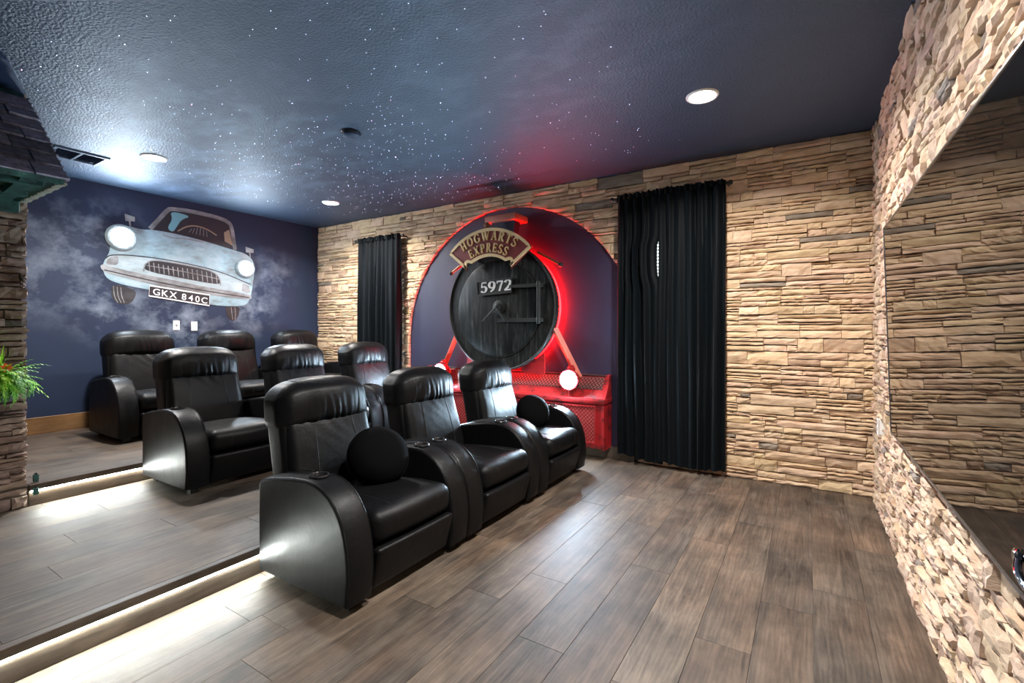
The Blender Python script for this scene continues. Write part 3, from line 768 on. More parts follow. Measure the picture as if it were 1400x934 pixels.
# glyph: (advance, strokes) ; stroke: (points, width or 'c' = broad when vertical, narrow when horizontal)
def col_(x): return ([(x, 0.03), (x, 0.97)], TK)
def serifs(*xs): return [(SF(x, y), TN) for x in xs for y in (0.033, 0.967)]
GLYPH = {
 'H': (0.86, [col_(0.19), col_(0.67), ([(0.19, 0.5), (0.67, 0.5)], TN)] + serifs(0.19, 0.67)),
 'O': (0.86, [(arc(0.43, 0.5, 0.34, 0.46, 0, 360, 36), 'c')]),
 'G': (0.86, [(arc(0.45, 0.5, 0.35, 0.46, 42, 345, 32), 'c'), ([(0.72, 0.06), (0.72, 0.42)], TK), (SF(0.70, 0.44, 0.34), TN), ([(0.73, 0.72), (0.73, 0.96)], TN)]),
 'W': (1.16, [([(0.12, 0.97), (0.37, 0.03)], TK), ([(0.37, 0.03), (0.60, 0.90)], TN), ([(0.55, 0.97), (0.80, 0.03)], TK), ([(0.80, 0.03), (1.05, 0.97)], TN)] + [(SF(x, 0.967, w), TN) for x, w in ((0.13, 0.28), (0.56, 0.28), (1.03, 0.24))]),
 'A': (0.86, [([(0.13, 0.03), (0.43, 0.97)], TN), ([(0.42, 0.97), (0.72, 0.03)], TK), ([(0.24, 0.34), (0.62, 0.34)], TN)] + [(SF(x, 0.033, 0.27), TN) for x in (0.13, 0.72)]),
 'R': (0.84, [col_(0.19), (arc(0.36, 0.735, 0.24, 0.225, 95, -95, 18), 'c'), ([(0.19, 0.955), (0.36, 0.955)], TN), ([(0.19, 0.515), (0.36, 0.515)], TN), ([(0.40, 0.5), (0.70, 0.04)], TK)] + serifs(0.19) + [(SF(0.74, 0.033, 0.2), TN)]),
 'T': (0.80, [col_(0.40), ([(0.07, 0.955), (0.73, 0.955)], 0.09), (SF(0.40, 0.033), TN), ([(0.075, 0.76), (0.075, 0.97)], TN), ([(0.725, 0.76), (0.725, 0.97)], TN)]),
 'S': (0.70, [(arc(0.35, 0.73, 0.24, 0.23, 35, 180, 14) + [(0.14, 0.63), (0.22, 0.56), (0.36, 0.50), (0.50, 0.43), (0.58, 0.35)] + arc(0.34, 0.27, 0.25, 0.23, 5, -150, 16), 0.125), ([(0.57, 0.74), (0.57, 0.97)], TN), ([(0.10, 0.03), (0.10, 0.26)], TN)]),
 'E': (0.74, [col_(0.19), ([(0.1, 0.955), (0.62, 0.955)], TN + 0.02), ([(0.1, 0.045), (0.65, 0.045)], TN + 0.02), ([(0.19, 0.51), (0.50, 0.51)], TN), ([(0.62, 0.75), (0.62, 0.98)], TN), ([(0.65, 0.02), (0.65, 0.27)], TN), ([(0.50, 0.40), (0.50, 0.62)], TN)]),
 'X': (0.86, [([(0.15, 0.97), (0.68, 0.03)], TK), ([(0.70, 0.97), (0.15, 0.03)], TN)] + [(SF(x, y, 0.27), TN) for x, y in ((0.16, 0.967), (0.69, 0.967), (0.16, 0.033), (0.69, 0.033))]),
 'P': (0.74, [col_(0.19), (arc(0.36, 0.715, 0.26, 0.245, 95, -95, 18), 'c'), ([(0.19, 0.955), (0.36, 0.955)], TN), ([(0.19, 0.475), (0.36, 0.475)], TN)] + serifs(0.19)),
 '5': (0.66, [([(0.20, 0.94), (0.56, 0.94)], 0.13), ([(0.18, 0.98), (0.13, 0.50)], TN), ([(0.13, 0.52)] + arc(0.31, 0.31, 0.24, 0.27, 110, -150, 22), 'c')]),
 '9': (0.66, [(arc(0.33, 0.67, 0.23, 0.29, 0, 360, 28), 'c'), (arc(0.10, 0.66, 0.46, 0.64, 5, -75, 18), 'c')]),
 '7': (0.62, [([(0.07, 0.92), (0.58, 0.92)], 0.13), ([(0.55, 0.90), (0.40, 0.50), (0.27, 0.02)], 0.14), ([(0.085, 0.72), (0.085, 0.97)], TN)]),
 '2': (0.66, [(arc(0.32, 0.72, 0.22, 0.24, 170, -25, 18) + [(0.45, 0.45), (0.26, 0.22), (0.08, 0.06)], 'c'), ([(0.06, 0.065), (0.58, 0.065)], 0.13), ([(0.58, 0.02), (0.60, 0.24)], TN)]),
}
def glyph_obj(name, ch, place, nrm, th, m, parent, off=Vector((0, 0, 0))):
    """place(x, y) -> 3D point on the board; all strokes of one letter joined in one mesh"""
    bm = bmesh.new(); nrm = Vector(nrm)
    for si, (pts, wd) in enumerate(GLYPH[ch][1]):
        k = len(pts); rows = []; cl = k > 3 and math.dist(pts[0], pts[-1]) < 1e-6
        for i, p in enumerate(pts):
            a = pts[i - 1] if i > 0 else (pts[-2] if cl else p); b = pts[i + 1] if i < k - 1 else (pts[1] if cl else p)
            tx, ty = b[0] - a[0], b[1] - a[1]; l = math.hypot(tx, ty) or 1; tx /= l; ty /= l
            ww = (TN + (TK - TN) * abs(ty) ** 1.3) if wd == 'c' else wd
            L = place(p[0] - ty * ww / 2, p[1] + tx * ww / 2) + off; R_ = place(p[0] + ty * ww / 2, p[1] - tx * ww / 2) + off
            t2 = th * (1 - 0.03 * si)
            rows.append([bm.verts.new(q) for q in (L, R_, R_ + nrm * t2, L + nrm * t2)])
        for i in range(k - 1):
            A, B = rows[i], rows[i + 1]
            for j in range(4): bm.faces.new((A[j], A[(j + 1) % 4], B[(j + 1) % 4], B[j]))
        if not cl: bm.faces.new(list(reversed(rows[0]))); bm.faces.new(rows[-1])
    bmesh.ops.recalc_face_normals(bm, faces=bm.faces[:])
    return from_bm(name, bm, m, parent)

# ---- number plate with digits
py = YB - 0.305
npl = plate('number_plate', [(-3.375, py, 1.800), (-2.895, py, 1.822), (-2.888, py, 1.980), (-3.38, py, 1.962)], N_, 0.012, IRON2, loco)
npl_top = [(-3.375, py - 0.012, 1.800), (-2.895, py - 0.012, 1.822), (-2.888, py - 0.012, 1.980), (-3.38, py - 0.012, 1.962)]
ribbon('plate_border', npl_top + npl_top[:1], 0.022, N_, 0.012, IRON2, npl)
x = -3.335
for ch in '5972':
    adv = GLYPH[ch][0]; hh = 0.126
    glyph_obj('digit', ch, (lambda a, b, x=x: Vector((x + a * 0.162, py - 0.012, 1.822 + (x + 3.38) * 0.045 + a * 0.007 + b * hh))), N_, 0.008, WHITEP, npl)
    x += adv * 0.162 + 0.008

# ---- arched name board
SY = YB - 0.40
def so(u, v): return onY(u, v, SY)
tipL, topP, tipR, botR, botL = so(615.5, 347.5), so(677, 311.5), so(728, 338.5), so(708.5, 360), so(631.5, 364.5)
scx = (tipL.x + tipR.x) / 2; chd = (tipR.x - tipL.x) / 2; sag = topP.z - (tipL.z + tipR.z) / 2
RO = (chd * chd + sag * sag) / (2 * sag); scz = topP.z - RO
a0 = math.atan2(tipL.z - scz, tipL.x - scx); a1 = math.atan2(tipR.z - scz, tipR.x - scx); aM = (a0 + a1) / 2; aH = (a0 - a1) / 2
RI = so(670, 351).z - scz
def pol(a, r): return Vector((scx + r * math.cos(a), SY, scz + r * math.sin(a)))
def board_outline(ins):
    out = []
    for i in range(33): a = aM + (aH - ins / RO * 1.1) * (1 - 2 * i / 32); out.append(pol(a, RO - ins))
    # right foot, scallop, inner arch, scallop, left foot
    def foot(sg):
        f = []
        f.append(pol(aM - sg * (aH * 0.955 - ins / RI * 1.5), RI * 0.955 + ins * 1.3))
        for k in range(1, 8):
            t = k / 8; a = aM - sg * aH * (0.955 - 0.30 * t) + sg * 0; r = RI * (0.955 + 0.05 * t) + 0.055 * math.sin(math.pi * t) * 1.0 + ins
            f.append(pol(a, r))
        f.append(pol(aM - sg * aH * 0.645, RI * 1.0 + ins * 0.9))
        return f
    out += foot(1)
    for i in range(1, 24): a = aM - aH * 0.63 + aH * 1.26 * i / 24; out.append(pol(a, RI + ins))
    out += list(reversed(foot(-1)))
    return out
nb = plate('name_board', board_outline(0.0), N_, 0.022, MAROON, loco)
ol = board_outline(0.016); ol = [p + Vector((0, -0.022, 0)) for p in ol]
ribbon('board_border', ol, 0.034, N_, 0.012, GOLD, nb, closed=True)
def arc_text(txt, r0, hh, span, skew=0.0):
    adv = [GLYPH[c][0] if c != ' ' else 0.4 for c in txt]; tot = sum(adv); sc = span * r0 / tot; pos = 0.0
    for c, ad in zip(txt, adv):
        aC = aM + span / 2 - (pos + ad / 2) * sc / r0
        def pl(x, y, aC=aC, ad=ad):
            base = pol(aC, r0); rad = Vector((math.cos(aC), 0, math.sin(aC))); tan = Vector((math.sin(aC), 0, -math.cos(aC)))
            return base + tan * ((x - ad / 2 + 0.0) * sc * 0.84) + rad * (y * hh) + Vector((0, -0.022, 0))
        glyph_obj('letter', c, pl, N_, 0.016, GOLDL, nb)
        pos += ad
arc_text('HOGWARTS', RI + (RO - RI) * 0.57, 0.106, aH * 2 * 0.73)
arc_text('EXPRESS', RI + (RO - RI) * 0.155, 0.102, aH * 2 * 0.63)
for dx in (-0.3, 0.3): box('board_bracket', (scx + dx - 0.02, SY, scz + RI + 0.0), (scx + dx + 0.02, YB - 0.25, scz + RI + 0.03), IRON2, loco)
# lamp knob over the board, chimney
tube('board_stem', [(-3.20, SY + 0.02, scz + RO - 0.01), (-3.20, SY + 0.02, scz + RO + 0.04)], 0.02, COPPER, loco, 12)
lathe('top_knob', [(0.0, -0.03), (0.026, -0.026), (0.038, 0.0), (0.026, 0.026), (0.0, 0.03)], (-3.20, SY + 0.02, scz + RO + 0.045), N_, COPPER, loco, 20)
ch = plate('chimney', [(-3.27, YB - 0.12, 2.38), (-2.94, YB - 0.12, 2.38), (-2.90, YB - 0.12, 2.66), (-3.22, YB - 0.12, 2.66)], N_, 0.12, ARCHBLUE, loco)
box('chimney_cap', (-3.275, YB - 0.32, 2.66), (-2.845, YB - 0.02, 2.735), SALMON, loco, 0.012, 2)

# ---- red base with tread plate panels
BX0, BX1 = -4.40, -1.81
yF, yT = YB - 0.22, YB - 0.045
bd = box('red_base', (BX0, yF, 0.13), (BX1, YB - 0.005, 0.62), RED, loco, 0.006)
box('ledge_moulding', (BX0 - 0.01, yF - 0.022, 0.60), (BX1 + 0.01, YB - 0.005, 0.655), RED, bd, 0.010, 2)
for (xa, xb) in ((BX0 + 0.09, -3.14), (-3.07, BX1 - 0.10)):
    box('tread_panel', (xa, yF - 0.004, 0.19), (xb, yF, 0.575), DIAM_RED, bd)
    P = [(xa, yF, 0.19), (xb, yF, 0.19), (xb, yF, 0.575), (xa, yF, 0.575)]
    ribbon('panel_moulding', P, 0.014, N_, 0.014, RED, bd, closed=True)
# sloping upper board
up0, up1 = (yF + 0.03, 0.655), (yT, 0.875)
v = [(BX0 + 0.03, up0[0], up0[1]), (BX1 - 0.03, up0[0], up0[1]), (BX1 - 0.03, up1[0], up1[1]), (BX0 + 0.03, up1[0], up1[1])]
v += [(a, b + 0.03, c) for a, b, c in v]
from_py('upper_board', v, [(0, 1, 2, 3), (7, 6, 5, 4), (0, 4, 5, 1), (1, 5, 6, 2), (2, 6, 7, 3), (3, 7, 4, 0)], RED, bd)
def upt(x, t, o): return (x, up0[0] + (up1[0] - up0[0]) * t - o, up0[1] + (up1[1] - up0[1]) * t + o * 0.8)
for (xa, xb) in ((BX0 + 0.06, BX1 - 0.06),):
    v = [upt(xa, 0.40, 0.001), upt(xb, 0.40, 0.001), upt(xb, 0.95, 0.001), upt(xa, 0.95, 0.001), upt(xa, 0.40, 0.006), upt(xb, 0.40, 0.006), upt(xb, 0.95, 0.006), upt(xa, 0.95, 0.006)]
    from_py('upper_tread_panel', v, [(3, 2, 1, 0), (4, 5, 6, 7), (0, 1, 5, 4), (1, 2, 6, 5), (2, 3, 7, 6), (3, 0, 4, 7)], DIAM_BLK, bd)
tube('top_rail', [(BX0 + 0.03, yT + 0.005, 0.885), (BX1 - 0.03, yT + 0.005, 0.885)], 0.012, IRON2, bd, 8)
for xs in (BX0, BX1 - 0.035):       # curved end brackets
    pr = [(yF - 0.012, 0.12), (yF - 0.012, 0.60), (yF + 0.015, 0.66), (yF + 0.07, 0.72), (yF + 0.115, 0.80), (yF + 0.13, 0.895), (YB - 0.005, 0.90), (YB - 0.005, 0.12)]
    plate('end_bracket', [(xs, a, b) for a, b in pr], (1, 0, 0), 0.036, RED, bd)
# slanting struts and short braces
for s in (-1, 1):
    a = Vector((TX + s * 0.68, YB - 0.15, 1.40)); b = Vector((TX + s * 0.97, YB - 0.13, 0.86))
    bm = bmesh.new(); bm_tube(bm, [a, b], 0.040, 4); bmesh.ops.recalc_face_normals(bm, faces=bm.faces[:]); from_bm('strut', bm, REDWOOD, loco)
    plate('brace', [(TX + s * 0.25, YB - 0.13, 0.95), (TX + s * 0.55, YB - 0.13, 1.12), (TX + s * 0.55, YB - 0.13, 0.88), (TX + s * 0.25, YB - 0.13, 0.88)], N_, 0.03, RED, loco)
# red light ring behind the drum
RR = 0.685
tube('red_light_ring', [(TX + RR * math.cos(2 * math.pi * i / 80), YB - 0.045, TZ + RR * math.sin(2 * math.pi * i / 80)) for i in range(80)], 0.024, LED_R, loco, 6, True)
# head lamps standing on the ledge
for s in (-1, 1):
    lx = TX + s * 0.905; ly = YB - 0.20; lz = 0.845
    lt = lathe('headlamp', [(0.0, -0.09), (0.05, -0.085), (0.085, -0.05), (0.105, 0.02), (0.112, 0.07), (0.100, 0.075), (0.0, 0.06)], (lx, ly, lz), N_, RED, loco, 36)
    lathe('lens', [(0.098, 0.0), (0.085, 0.022), (0.055, 0.036), (0.0, 0.042)], (lx, ly - 0.072, lz), N_, LENS_TR, lt, 36, True)
    lathe('lamp_cap', [(0.045, 0.0), (0.045, 0.03), (0.03, 0.045), (0.03, 0.06), (0.0, 0.065)], (lx, ly, lz + 0.095), (0, 0, 1), RED, lt, 20)
    tube('lamp_post', [(lx, ly, 0.64), (lx, ly, lz - 0.08)], 0.028, RED, lt, 12)

# ================================================================== CURTAINS
def curtain_panel(parent, x0, x1, zt, zb, y, folds, amp, seed, edgeR=None, edgeL=None):
    rnd = random.Random(seed); nu, nv = folds * 8, 26; V = []; F_ = []
    ph = [rnd.uniform(-0.5, 0.5) for _ in range(folds + 2)]; am = [rnd.choice((0.25, 0.5, 0.9, 1.3, 1.5)) for _ in range(folds + 2)]
    for j in range(nv + 1):
        t = j / nv; z = zt + (zb - zt) * t
        a, b = x0, x1
        if edgeL: a = a + edgeL(z)
        if edgeR: b = b + edgeR(z)
        for i in range(nu + 1):
            s = i / nu; k = s * folds + 0.55 * noise.noise(Vector((s * folds * 0.45, seed * 3.1, 0.2))) * min(1, 6 * s, 6 * (1 - s)); k = min(folds, max(0, k)); q = int(min(folds - 1, k)); f = k - q
            A = amp * (am[q] * (1 - f) + am[q + 1] * f) * (0.55 + 0.45 * min(1, t * 3))
            P = ph[q] * (1 - f) + ph[q + 1] * f
            yy = y - A * math.sin(2 * math.pi * k + P + 0.7 * math.sin(t * 3 + q)) - 0.010 * noise.noise(Vector((k * 1.3, t * 3, seed)))
            xx = a + (b - a) * s + 0.006 * math.sin(t * 5 + q) * (0 if i in (0, nu) else 1)
            zz = z + (0.012 * noise.noise(Vector((k * 2, 0, seed))) if j in (0, nv) else 0)
            if j == nv: zz += 0.03 * math.sin(s * 3 + seed)
            V.append((xx, yy, zz))
    n1 = nu + 1; tot = len(V)
    for (x, yv, z) in list(V): V.append((x, yv + 0.004, z))
    for j in range(nv):
        for i in range(nu):
            p, q, r, s_ = j * n1 + i, j * n1 + i + 1, (j + 1) * n1 + i + 1, (j + 1) * n1 + i
            F_.append((p, s_, r, q)); F_.append((tot + p, tot + q, tot + r, tot + s_))
    ring = list(range(n1)) + [j * n1 + nu for j in range(1, nv + 1)] + [nv * n1 + i for i in range(nu - 1, -1, -1)] + [j * n1 for j in range(nv - 1, 0, -1)]
    for i in range(len(ring)):
        p, q = ring[i], ring[(i + 1) % len(ring)]; F_.append((p, q, tot + q, tot + p))
    o = from_py('curtain_panel', V, F_, CURTAIN, parent, 60)
    # gathered ruffle above the rod
    V, F_ = [], []; n = folds * 14
    for i in range(n + 1):
        s = i / n; x = x0 + (x1 - x0) * s
        h = 0.028 + 0.026 * abs(noise.noise(Vector((s * folds * 2.3, seed, 1)))) + 0.012 * rnd.random()
        for (dy, dz) in ((0.0, -0.02), (-0.02 * math.sin(s * folds * 9), h)):
            V.append((x, y - 0.02 + dy + 0.012 * math.sin(s * folds * 12.0), zt + dz))
    k = len(V)
    V += [(a, b + 0.012, c) for a, b, c in V]
    for i in range(n):
        p = 2 * i; F_ += [(p, p + 2, p + 3, p + 1), (k + p, k + p + 1, k + p + 3, k + p + 2), (p + 1, p + 3, k + p + 3, k + p + 1)]
    from_py('ruffle', V, F_, CURTAIN, o, 60)
def curtain(xa, xb, zt, panels, label, seed):
    yc = YB - 0.125
    c = empty('curtain', ((xa + xb) / 2, yc, 0.06)); tag(c, label, 'curtain', 'black velvet curtains on the stone wall')
    for i, (a, b, folds, eR, eL, dy) in enumerate(panels): curtain_panel(c, a, b, zt, 0.075, yc + dy, folds, 0.027, seed + i, eR, eL)
    r = empty('curtain_rod', ((xa + xb) / 2, yc, zt)); tag(r, 'dark curtain rod holding the ' + label, 'curtain rod', 'curtain rods')
    tube('rod', [(xa - 0.06, yc, zt + 0.004), (xb + 0.04, yc, zt + 0.004)], 0.011, BLACKPL, r, 10)
    for x in (xa - 0.06, xb + 0.04): lathe('finial', [(0.011, -0.02), (0.02, -0.015), (0.024, 0.0), (0.02, 0.015), (0.011, 0.02)], (x, yc, zt + 0.004), (1, 0, 0), BLACKPL, r, 12)
    for x in (xa - 0.035, xb + 0.015): box('bracket', (x - 0.008, yc, zt - 0.006), (x + 0.008, YB - 0.02, zt + 0.014), BLACKPL, r)
def gapR(z): return -0.0475 * math.exp(-((z - 2.10) / 0.22) ** 6) + 0.015 * math.exp(-((z - 0.3) / 0.5) ** 2)
curtain(-1.70, -0.655, 2.755, [(-1.70, -1.245, 5, gapR, None, 0.0), (-1.275, -0.655, 7, None, lambda z: 0.004 * math.exp(-((z - 2.10) / 0.22) ** 6), -0.012)], 'wide black velvet curtain beside bare stone', 21)
curtain(-5.72, -4.845, 2.70, [(-5.72, -5.29, 4, None, None, 0.0), (-5.32, -4.845, 5, None, None, -0.010)], 'narrow black velvet curtain behind the recliner rows', 33)

# ================================================================== MURAL OF A VINTAGE CAR (flat paint on the left wall)
WX = XL + 0.0205
def mu(u, v): return onX(u, v, WX)
def mur(layer): return Vector((0.0012 * layer, 0, 0))
NX = (1, 0, 0)
mural = empty('car_mural', mu(240, 440)); tag(mural, 'painted pale blue vintage car floating among clouds on the navy wall', 'mural')
def chaikin(p, closed, n=2):
    for _ in range(n):
        q = [] if closed else [p[0]]
        for i in range(len(p) if closed else len(p) - 1):
            a, b = p[i], p[(i + 1) % len(p)]
            q += [(a[0] * .75 + b[0] * .25, a[1] * .75 + b[1] * .25), (a[0] * .25 + b[0] * .75, a[1] * .25 + b[1] * .75)]
        p = q if closed else q + [p[-1]]
    return p
def mp_(name, pix, m, layer, parent=None):
    if len(pix) > 5: pix = chaikin(pix, True, 2)
    return plate(name, [mu(*p) + mur(layer) for p in pix], NX, 0.001, m, parent or mural)
def ml_(name, pix, wd, m, layer, parent=None, closed=False):
    if len(pix) > 2 and not closed: pix = chaikin(pix, False, 2)
    return ribbon(name, [mu(*p) + mur(layer) for p in pix], wd, NX, 0.001, m, parent or mural, closed)
def ell(cx, cy, rx, ry, rot=0, n=28, a0=0, a1=360):
    c, s = math.cos(math.radians(rot)), math.sin(math.radians(rot)); o = []
    for i in range(n):
        a = math.radians(a0 + (a1 - a0) * i / n); x, y = rx * math.cos(a), ry * math.sin(a); o.append((cx + x * c - y * s, cy + x * s + y * c))
    return o
t1 = mp_('painted_tyre', [(152, 387), (185, 396), (186, 404), (180, 414), (170, 417), (158, 414), (152, 404)], TYRE, 1)
t2 = mp_('painted_tyre', [(308, 418), (328, 418), (327, 430), (321, 439), (314, 438), (309, 430)], TYRE, 1)
for du in (0, 5, 10): ml_('tread_line', [(155 + du, 391 + du * 0.2), (156 + du, 405), (161 + du * 0.9, 414)], 0.008, CARGREY, 2, t1)
for du in (0, 5): ml_('tread_line', [(316 + du, 420), (317 + du, 430), (318 + du * 0.6, 437)], 0.007, CARGREY, 2, t2)
# cabin
mp_('painted_interior', [(205, 313), (228, 287), (236, 285), (300, 298), (316, 308), (322, 342), (290, 340), (206, 316)], CARDARK, 1)
mp_('painted_pillar', [(232, 288), (262, 296), (248, 300), (241, 311), (236, 318), (228, 312), (236, 300)], CARTEAL, 2)
ml_('painted_wheel', [(243, 316), (256, 309), (270, 309), (284, 314), (296, 322)], 0.016, CARTAN, 3)
for k in range(6): ml_('dash_line', [(258 + 5 * k, 318 + k * 1.2), (262 + 4 * k, 310 + 0.5 * k + abs(k - 2.5) * 1.2)], 0.006, CARGREY, 3)
ml_('windscreen_frame', [(205, 313), (217, 300), (229, 287), (234, 285.5), (262, 289), (300, 298), (313, 304), (317, 312), (321, 342)], 0.05, CARGREY, 4)
mp_('painted_seat', [(306, 318), (313, 314), (318, 336), (307, 330)], CARTAN, 3)
# body
body = mp_('painted_body', [(150, 345), (150, 330), (154, 318), (164, 310), (176, 309), (192, 314), (206, 314), (232, 318), (270, 327), (300, 336), (322, 343), (336, 347), (346, 356), (348, 368), (345, 392),
     (342, 408), (336, 418), (318, 419), (286, 417), (240, 405), (203, 396), (170, 390), (148, 383), (141, 373), (140, 360)], CARBLUE, 4)
mp_('front_panel', [(143, 352), (152, 348), (180, 350), (240, 359), (290, 370), (330, 382), (342, 390), (342, 401), (300, 396), (240, 385), (180, 372), (144, 365)], CARPALE, 5, body)
ml_('bonnet_line', [(143, 354), (152, 347.5), (200, 351), (250, 359), (300, 371), (342, 389)], 0.012, CARDARK, 6, body)
ml_('bonnet_crease', [(222, 321), (236, 326), (250, 326), (278, 331)], 0.014, CARGREY, 6, body)
# grille: plain rounded opening with upright bars
gr = mp_('painted_grille', [(196, 370), (197, 362), (204, 356.5), (216, 356), (250, 361.5), (284, 369), (296, 375), (301, 383), (301, 390), (250, 381)], CARDARK, 6, body)
for k in range(15):
    t = k / 14; ut = 203 + 92 * t; vt = 358 + 17 * t + 1.0 * math.sin(t * 6); vb = 371 + 17.5 * t
    ml_('grille_bar', [(ut, vt), (ut + 1.5, vb)], 0.010, CARGREY, 7, gr)
ml_('grille_bar', [(200, 363), (250, 371), (300, 382)], 0.008, CARGREY, 7, gr)
ml_('grille_surround', [(196, 371), (197, 362), (204, 356.5), (216, 356), (250, 361.5), (284, 369), (296, 375), (301, 383), (301, 390)], 0.013, CARGREY, 7, gr)
# side lamps, bumper, valance
for pix in ([(144, 361), (147, 353), (155, 350.5), (162, 351), (161, 363), (150, 362)], [(331, 388), (340, 391), (342, 399), (337, 401), (330, 398)]):
    mp_('side_lamp', pix, CARGREY, 7, body)
bp = mp_('painted_bumper', [(136, 365), (139, 361), (146, 363), (180, 372), (240, 384), (290, 394), (342, 403), (344, 407), (341, 410), (300, 405), (240, 396), (180, 382), (142, 372)], CARGREY, 8, body)
ml_('bumper_shade', [(142, 369), (180, 378), (240, 391), (300, 401), (340, 407)], 0.012, CARDARK, 9, bp)
# mirrors
for (u, v, s) in ((176, 298, 1), (340, 342, 0.8)):
    mk = mp_('painted_mirror', [(u - 6 * s, v - 6 * s), (u + 8 * s, v - 1 * s), (u + 8 * s, v + 5 * s), (u - 5 * s, v + 4 * s)], CARGREY, 5)
    ml_('mirror_stem', [(u + 1, v + 4 * s), (u + 2, v + 13 * s)], 0.018, CARGREY, 4, mk)
# number plate with its lettering
pq = [(204, 390.5), (286, 403.5), (285.5, 418), (203, 404.5)]
ppl = mp_('painted_plate', pq, CARDARK, 10)
ml_('plate_edge', pq, 0.016, WHITEP, 11, ppl, closed=True)
def text_mesh(ch):
    cu = bpy.data.curves.new('t', 'FONT'); cu.body = ch; cu.size = 1.0; cu.offset = 0.012; o = bpy.data.objects.new('t', cu); COL.objects.link(o)
    dg = bpy.context.evaluated_depsgraph_get(); me = bpy.data.meshes.new_from_object(o.evaluated_get(dg)); bpy.data.objects.remove(o)
    return me
A_, B_, D_ = mu(207, 402.5) + mur(11), mu(283.5, 415.5) + mur(11), mu(207.5, 393.5) + mur(11)
ex, ez = (B_ - A_), (D_ - A_)
chars = [(c, text_mesh(c)) for c in 'GKX840C']
adv = {'G': 0.84, 'K': 0.78, 'X': 0.78, '8': 0.70, '4': 0.70, '0': 0.70, 'C': 0.78}
tot = sum(adv[c] for c in 'GKX840C') + 0.34; pos = 0
for i, (c, me) in enumerate(chars):
    if i == 3: pos += 0.34
    xs = [v.co.x for v in me.vertices]; mid = (min(xs) + max(xs)) / 2
    for v in me.vertices:
        p = A_ + ex * ((pos + adv[c] / 2 + (v.co.x - mid)) / tot) + ez * (v.co.y / 0.73); v.co = p
    pos += adv[c]
    mesh_obj('letter', me, WHITEP, ppl)
# real lamps set into the painted car
for (u, v, r, lab) in ((165, 325, 0.105, 'larger round glowing lamp in the painted car, farther from the stone wall'), (334.5, 367, 0.088, 'smaller round glowing lamp in the painted car, nearer the stone wall')):
    p = mu(u, v); L = empty('wall_lamp', p); tag(L, lab, 'lamp', 'round lamps set in the painted car')
    lathe('lamp_ring', [(r + 0.045, 0.008), (r + 0.05, 0.02), (r + 0.03, 0.045), (r + 0.008, 0.05), (r, 0.03)], p, NX, CARPALE, L, 36)
    lathe('lens', [(r + 0.004, 0.034), (r * 0.9, 0.055), (r * 0.55, 0.075), (0.0, 0.082)], p, NX, LENS_CAR, L, 36, True)
# two wall plates under the mural
for (u, v, lab) in ((241, 445, 'white wall plate with round socket'), (265.5, 446, 'white wall plate with toggle switch')):
    p = mu(u, v); L = empty('wall_plate', p - Vector((0, 0, 0.058))); tag(L, lab, 'wall plate', 'wall plates below the painted car')
    box('cover_plate', (WX, p.y - 0.037, p.z - 0.06), (WX + 0.007, p.y + 0.037, p.z + 0.06), WHITEPL, L, 0.002)
    if 'round' in lab: lathe('socket', [(0.012, 0.0), (0.012, 0.009), (0.005, 0.010), (0.0, 0.006)], p + Vector((0.006, 0, 0)), NX, STEEL, L, 14)
    else: box('toggle', (WX + 0.007, p.y - 0.006, p.z - 0.012), (WX + 0.018, p.y + 0.006, p.z + 0.012), WHITEPL, L, 0.002)

# ================================================================== SCREEN ON THE RIGHT WALL
SCY0, SCY1, SCZ0, SCZ1 = 1.42, 3.70, 0.762, 2.018
tv = empty('screen', (0.44, (SCY0 + SCY1) / 2, SCZ0)); tag(tv, 'large glossy black wall screen reflecting the stone wall', 'screen')
def scr(y, z, o): t = (z - SCZ0) / (SCZ1 - SCZ0); return Vector((0.428 - 0.036 * t - o, y, z))
def slab(name, y0, y1, z0, z1, o0, o1, m):
    v = [scr(y0, z0, o0), scr(y1, z0, o0), scr(y1, z1, o0), scr(y0, z1, o0), scr(y0, z0, o1), scr(y1, z0, o1), scr(y1, z1, o1), scr(y0, z1, o1)]
    bm = bmesh.new(); q = [bm.verts.new(p) for p in v]
    for f in ((0, 1, 2, 3), (7, 6, 5, 4), (0, 4, 5, 1), (1, 5, 6, 2), (2, 6, 7, 3), (3, 7, 4, 0)): bm.faces.new([q[i] for i in f])
    bmesh.ops.recalc_face_normals(bm, faces=bm.faces[:]); return from_bm(name, bm, m, tv)
slab('glass', SCY0 + 0.006, SCY1 - 0.006, SCZ0 + 0.006, SCZ1 - 0.006, -0.006, 0.0, GLASS_SCR)
slab('housing', SCY0, SCY1, SCZ0, SCZ1, -0.022, -0.006, BLACKPL)
for (a, b, c, d) in ((SCY0, SCY1, SCZ0, SCZ0 + 0.006), (SCY0, SCY1, SCZ1 - 0.006, SCZ1), (SCY0, SCY0 + 0.006, SCZ0, SCZ1), (SCY1 - 0.006, SCY1, SCZ0, SCZ1)):
    slab('bezel', a, b, c, d, -0.007, 0.003, STEEL)
hb = onX(1386, 757, 0.40); pts = []
for i in range(13):
    t = i / 12; a = math.radians(180 * t); q = scr(1.585 - 0.10 * t, 0.858 - 0.055 * t, 0.004 + 0.014 * math.sin(a)); pts.append(q)
hd_ = empty('chrome_handle', scr(1.53, 0.80, 0.0)); tag(hd_, 'small curved chrome handle on the lower edge of the big screen', 'handle')
tube('grip', pts, 0.008, CHROME, hd_, 12)
for q in (pts[0], pts[-1]): lathe('mount', [(0.018, 0.0), (0.018, 0.006), (0.012, 0.010)], q, (-1, 0, 0), CHROME, hd_, 16)
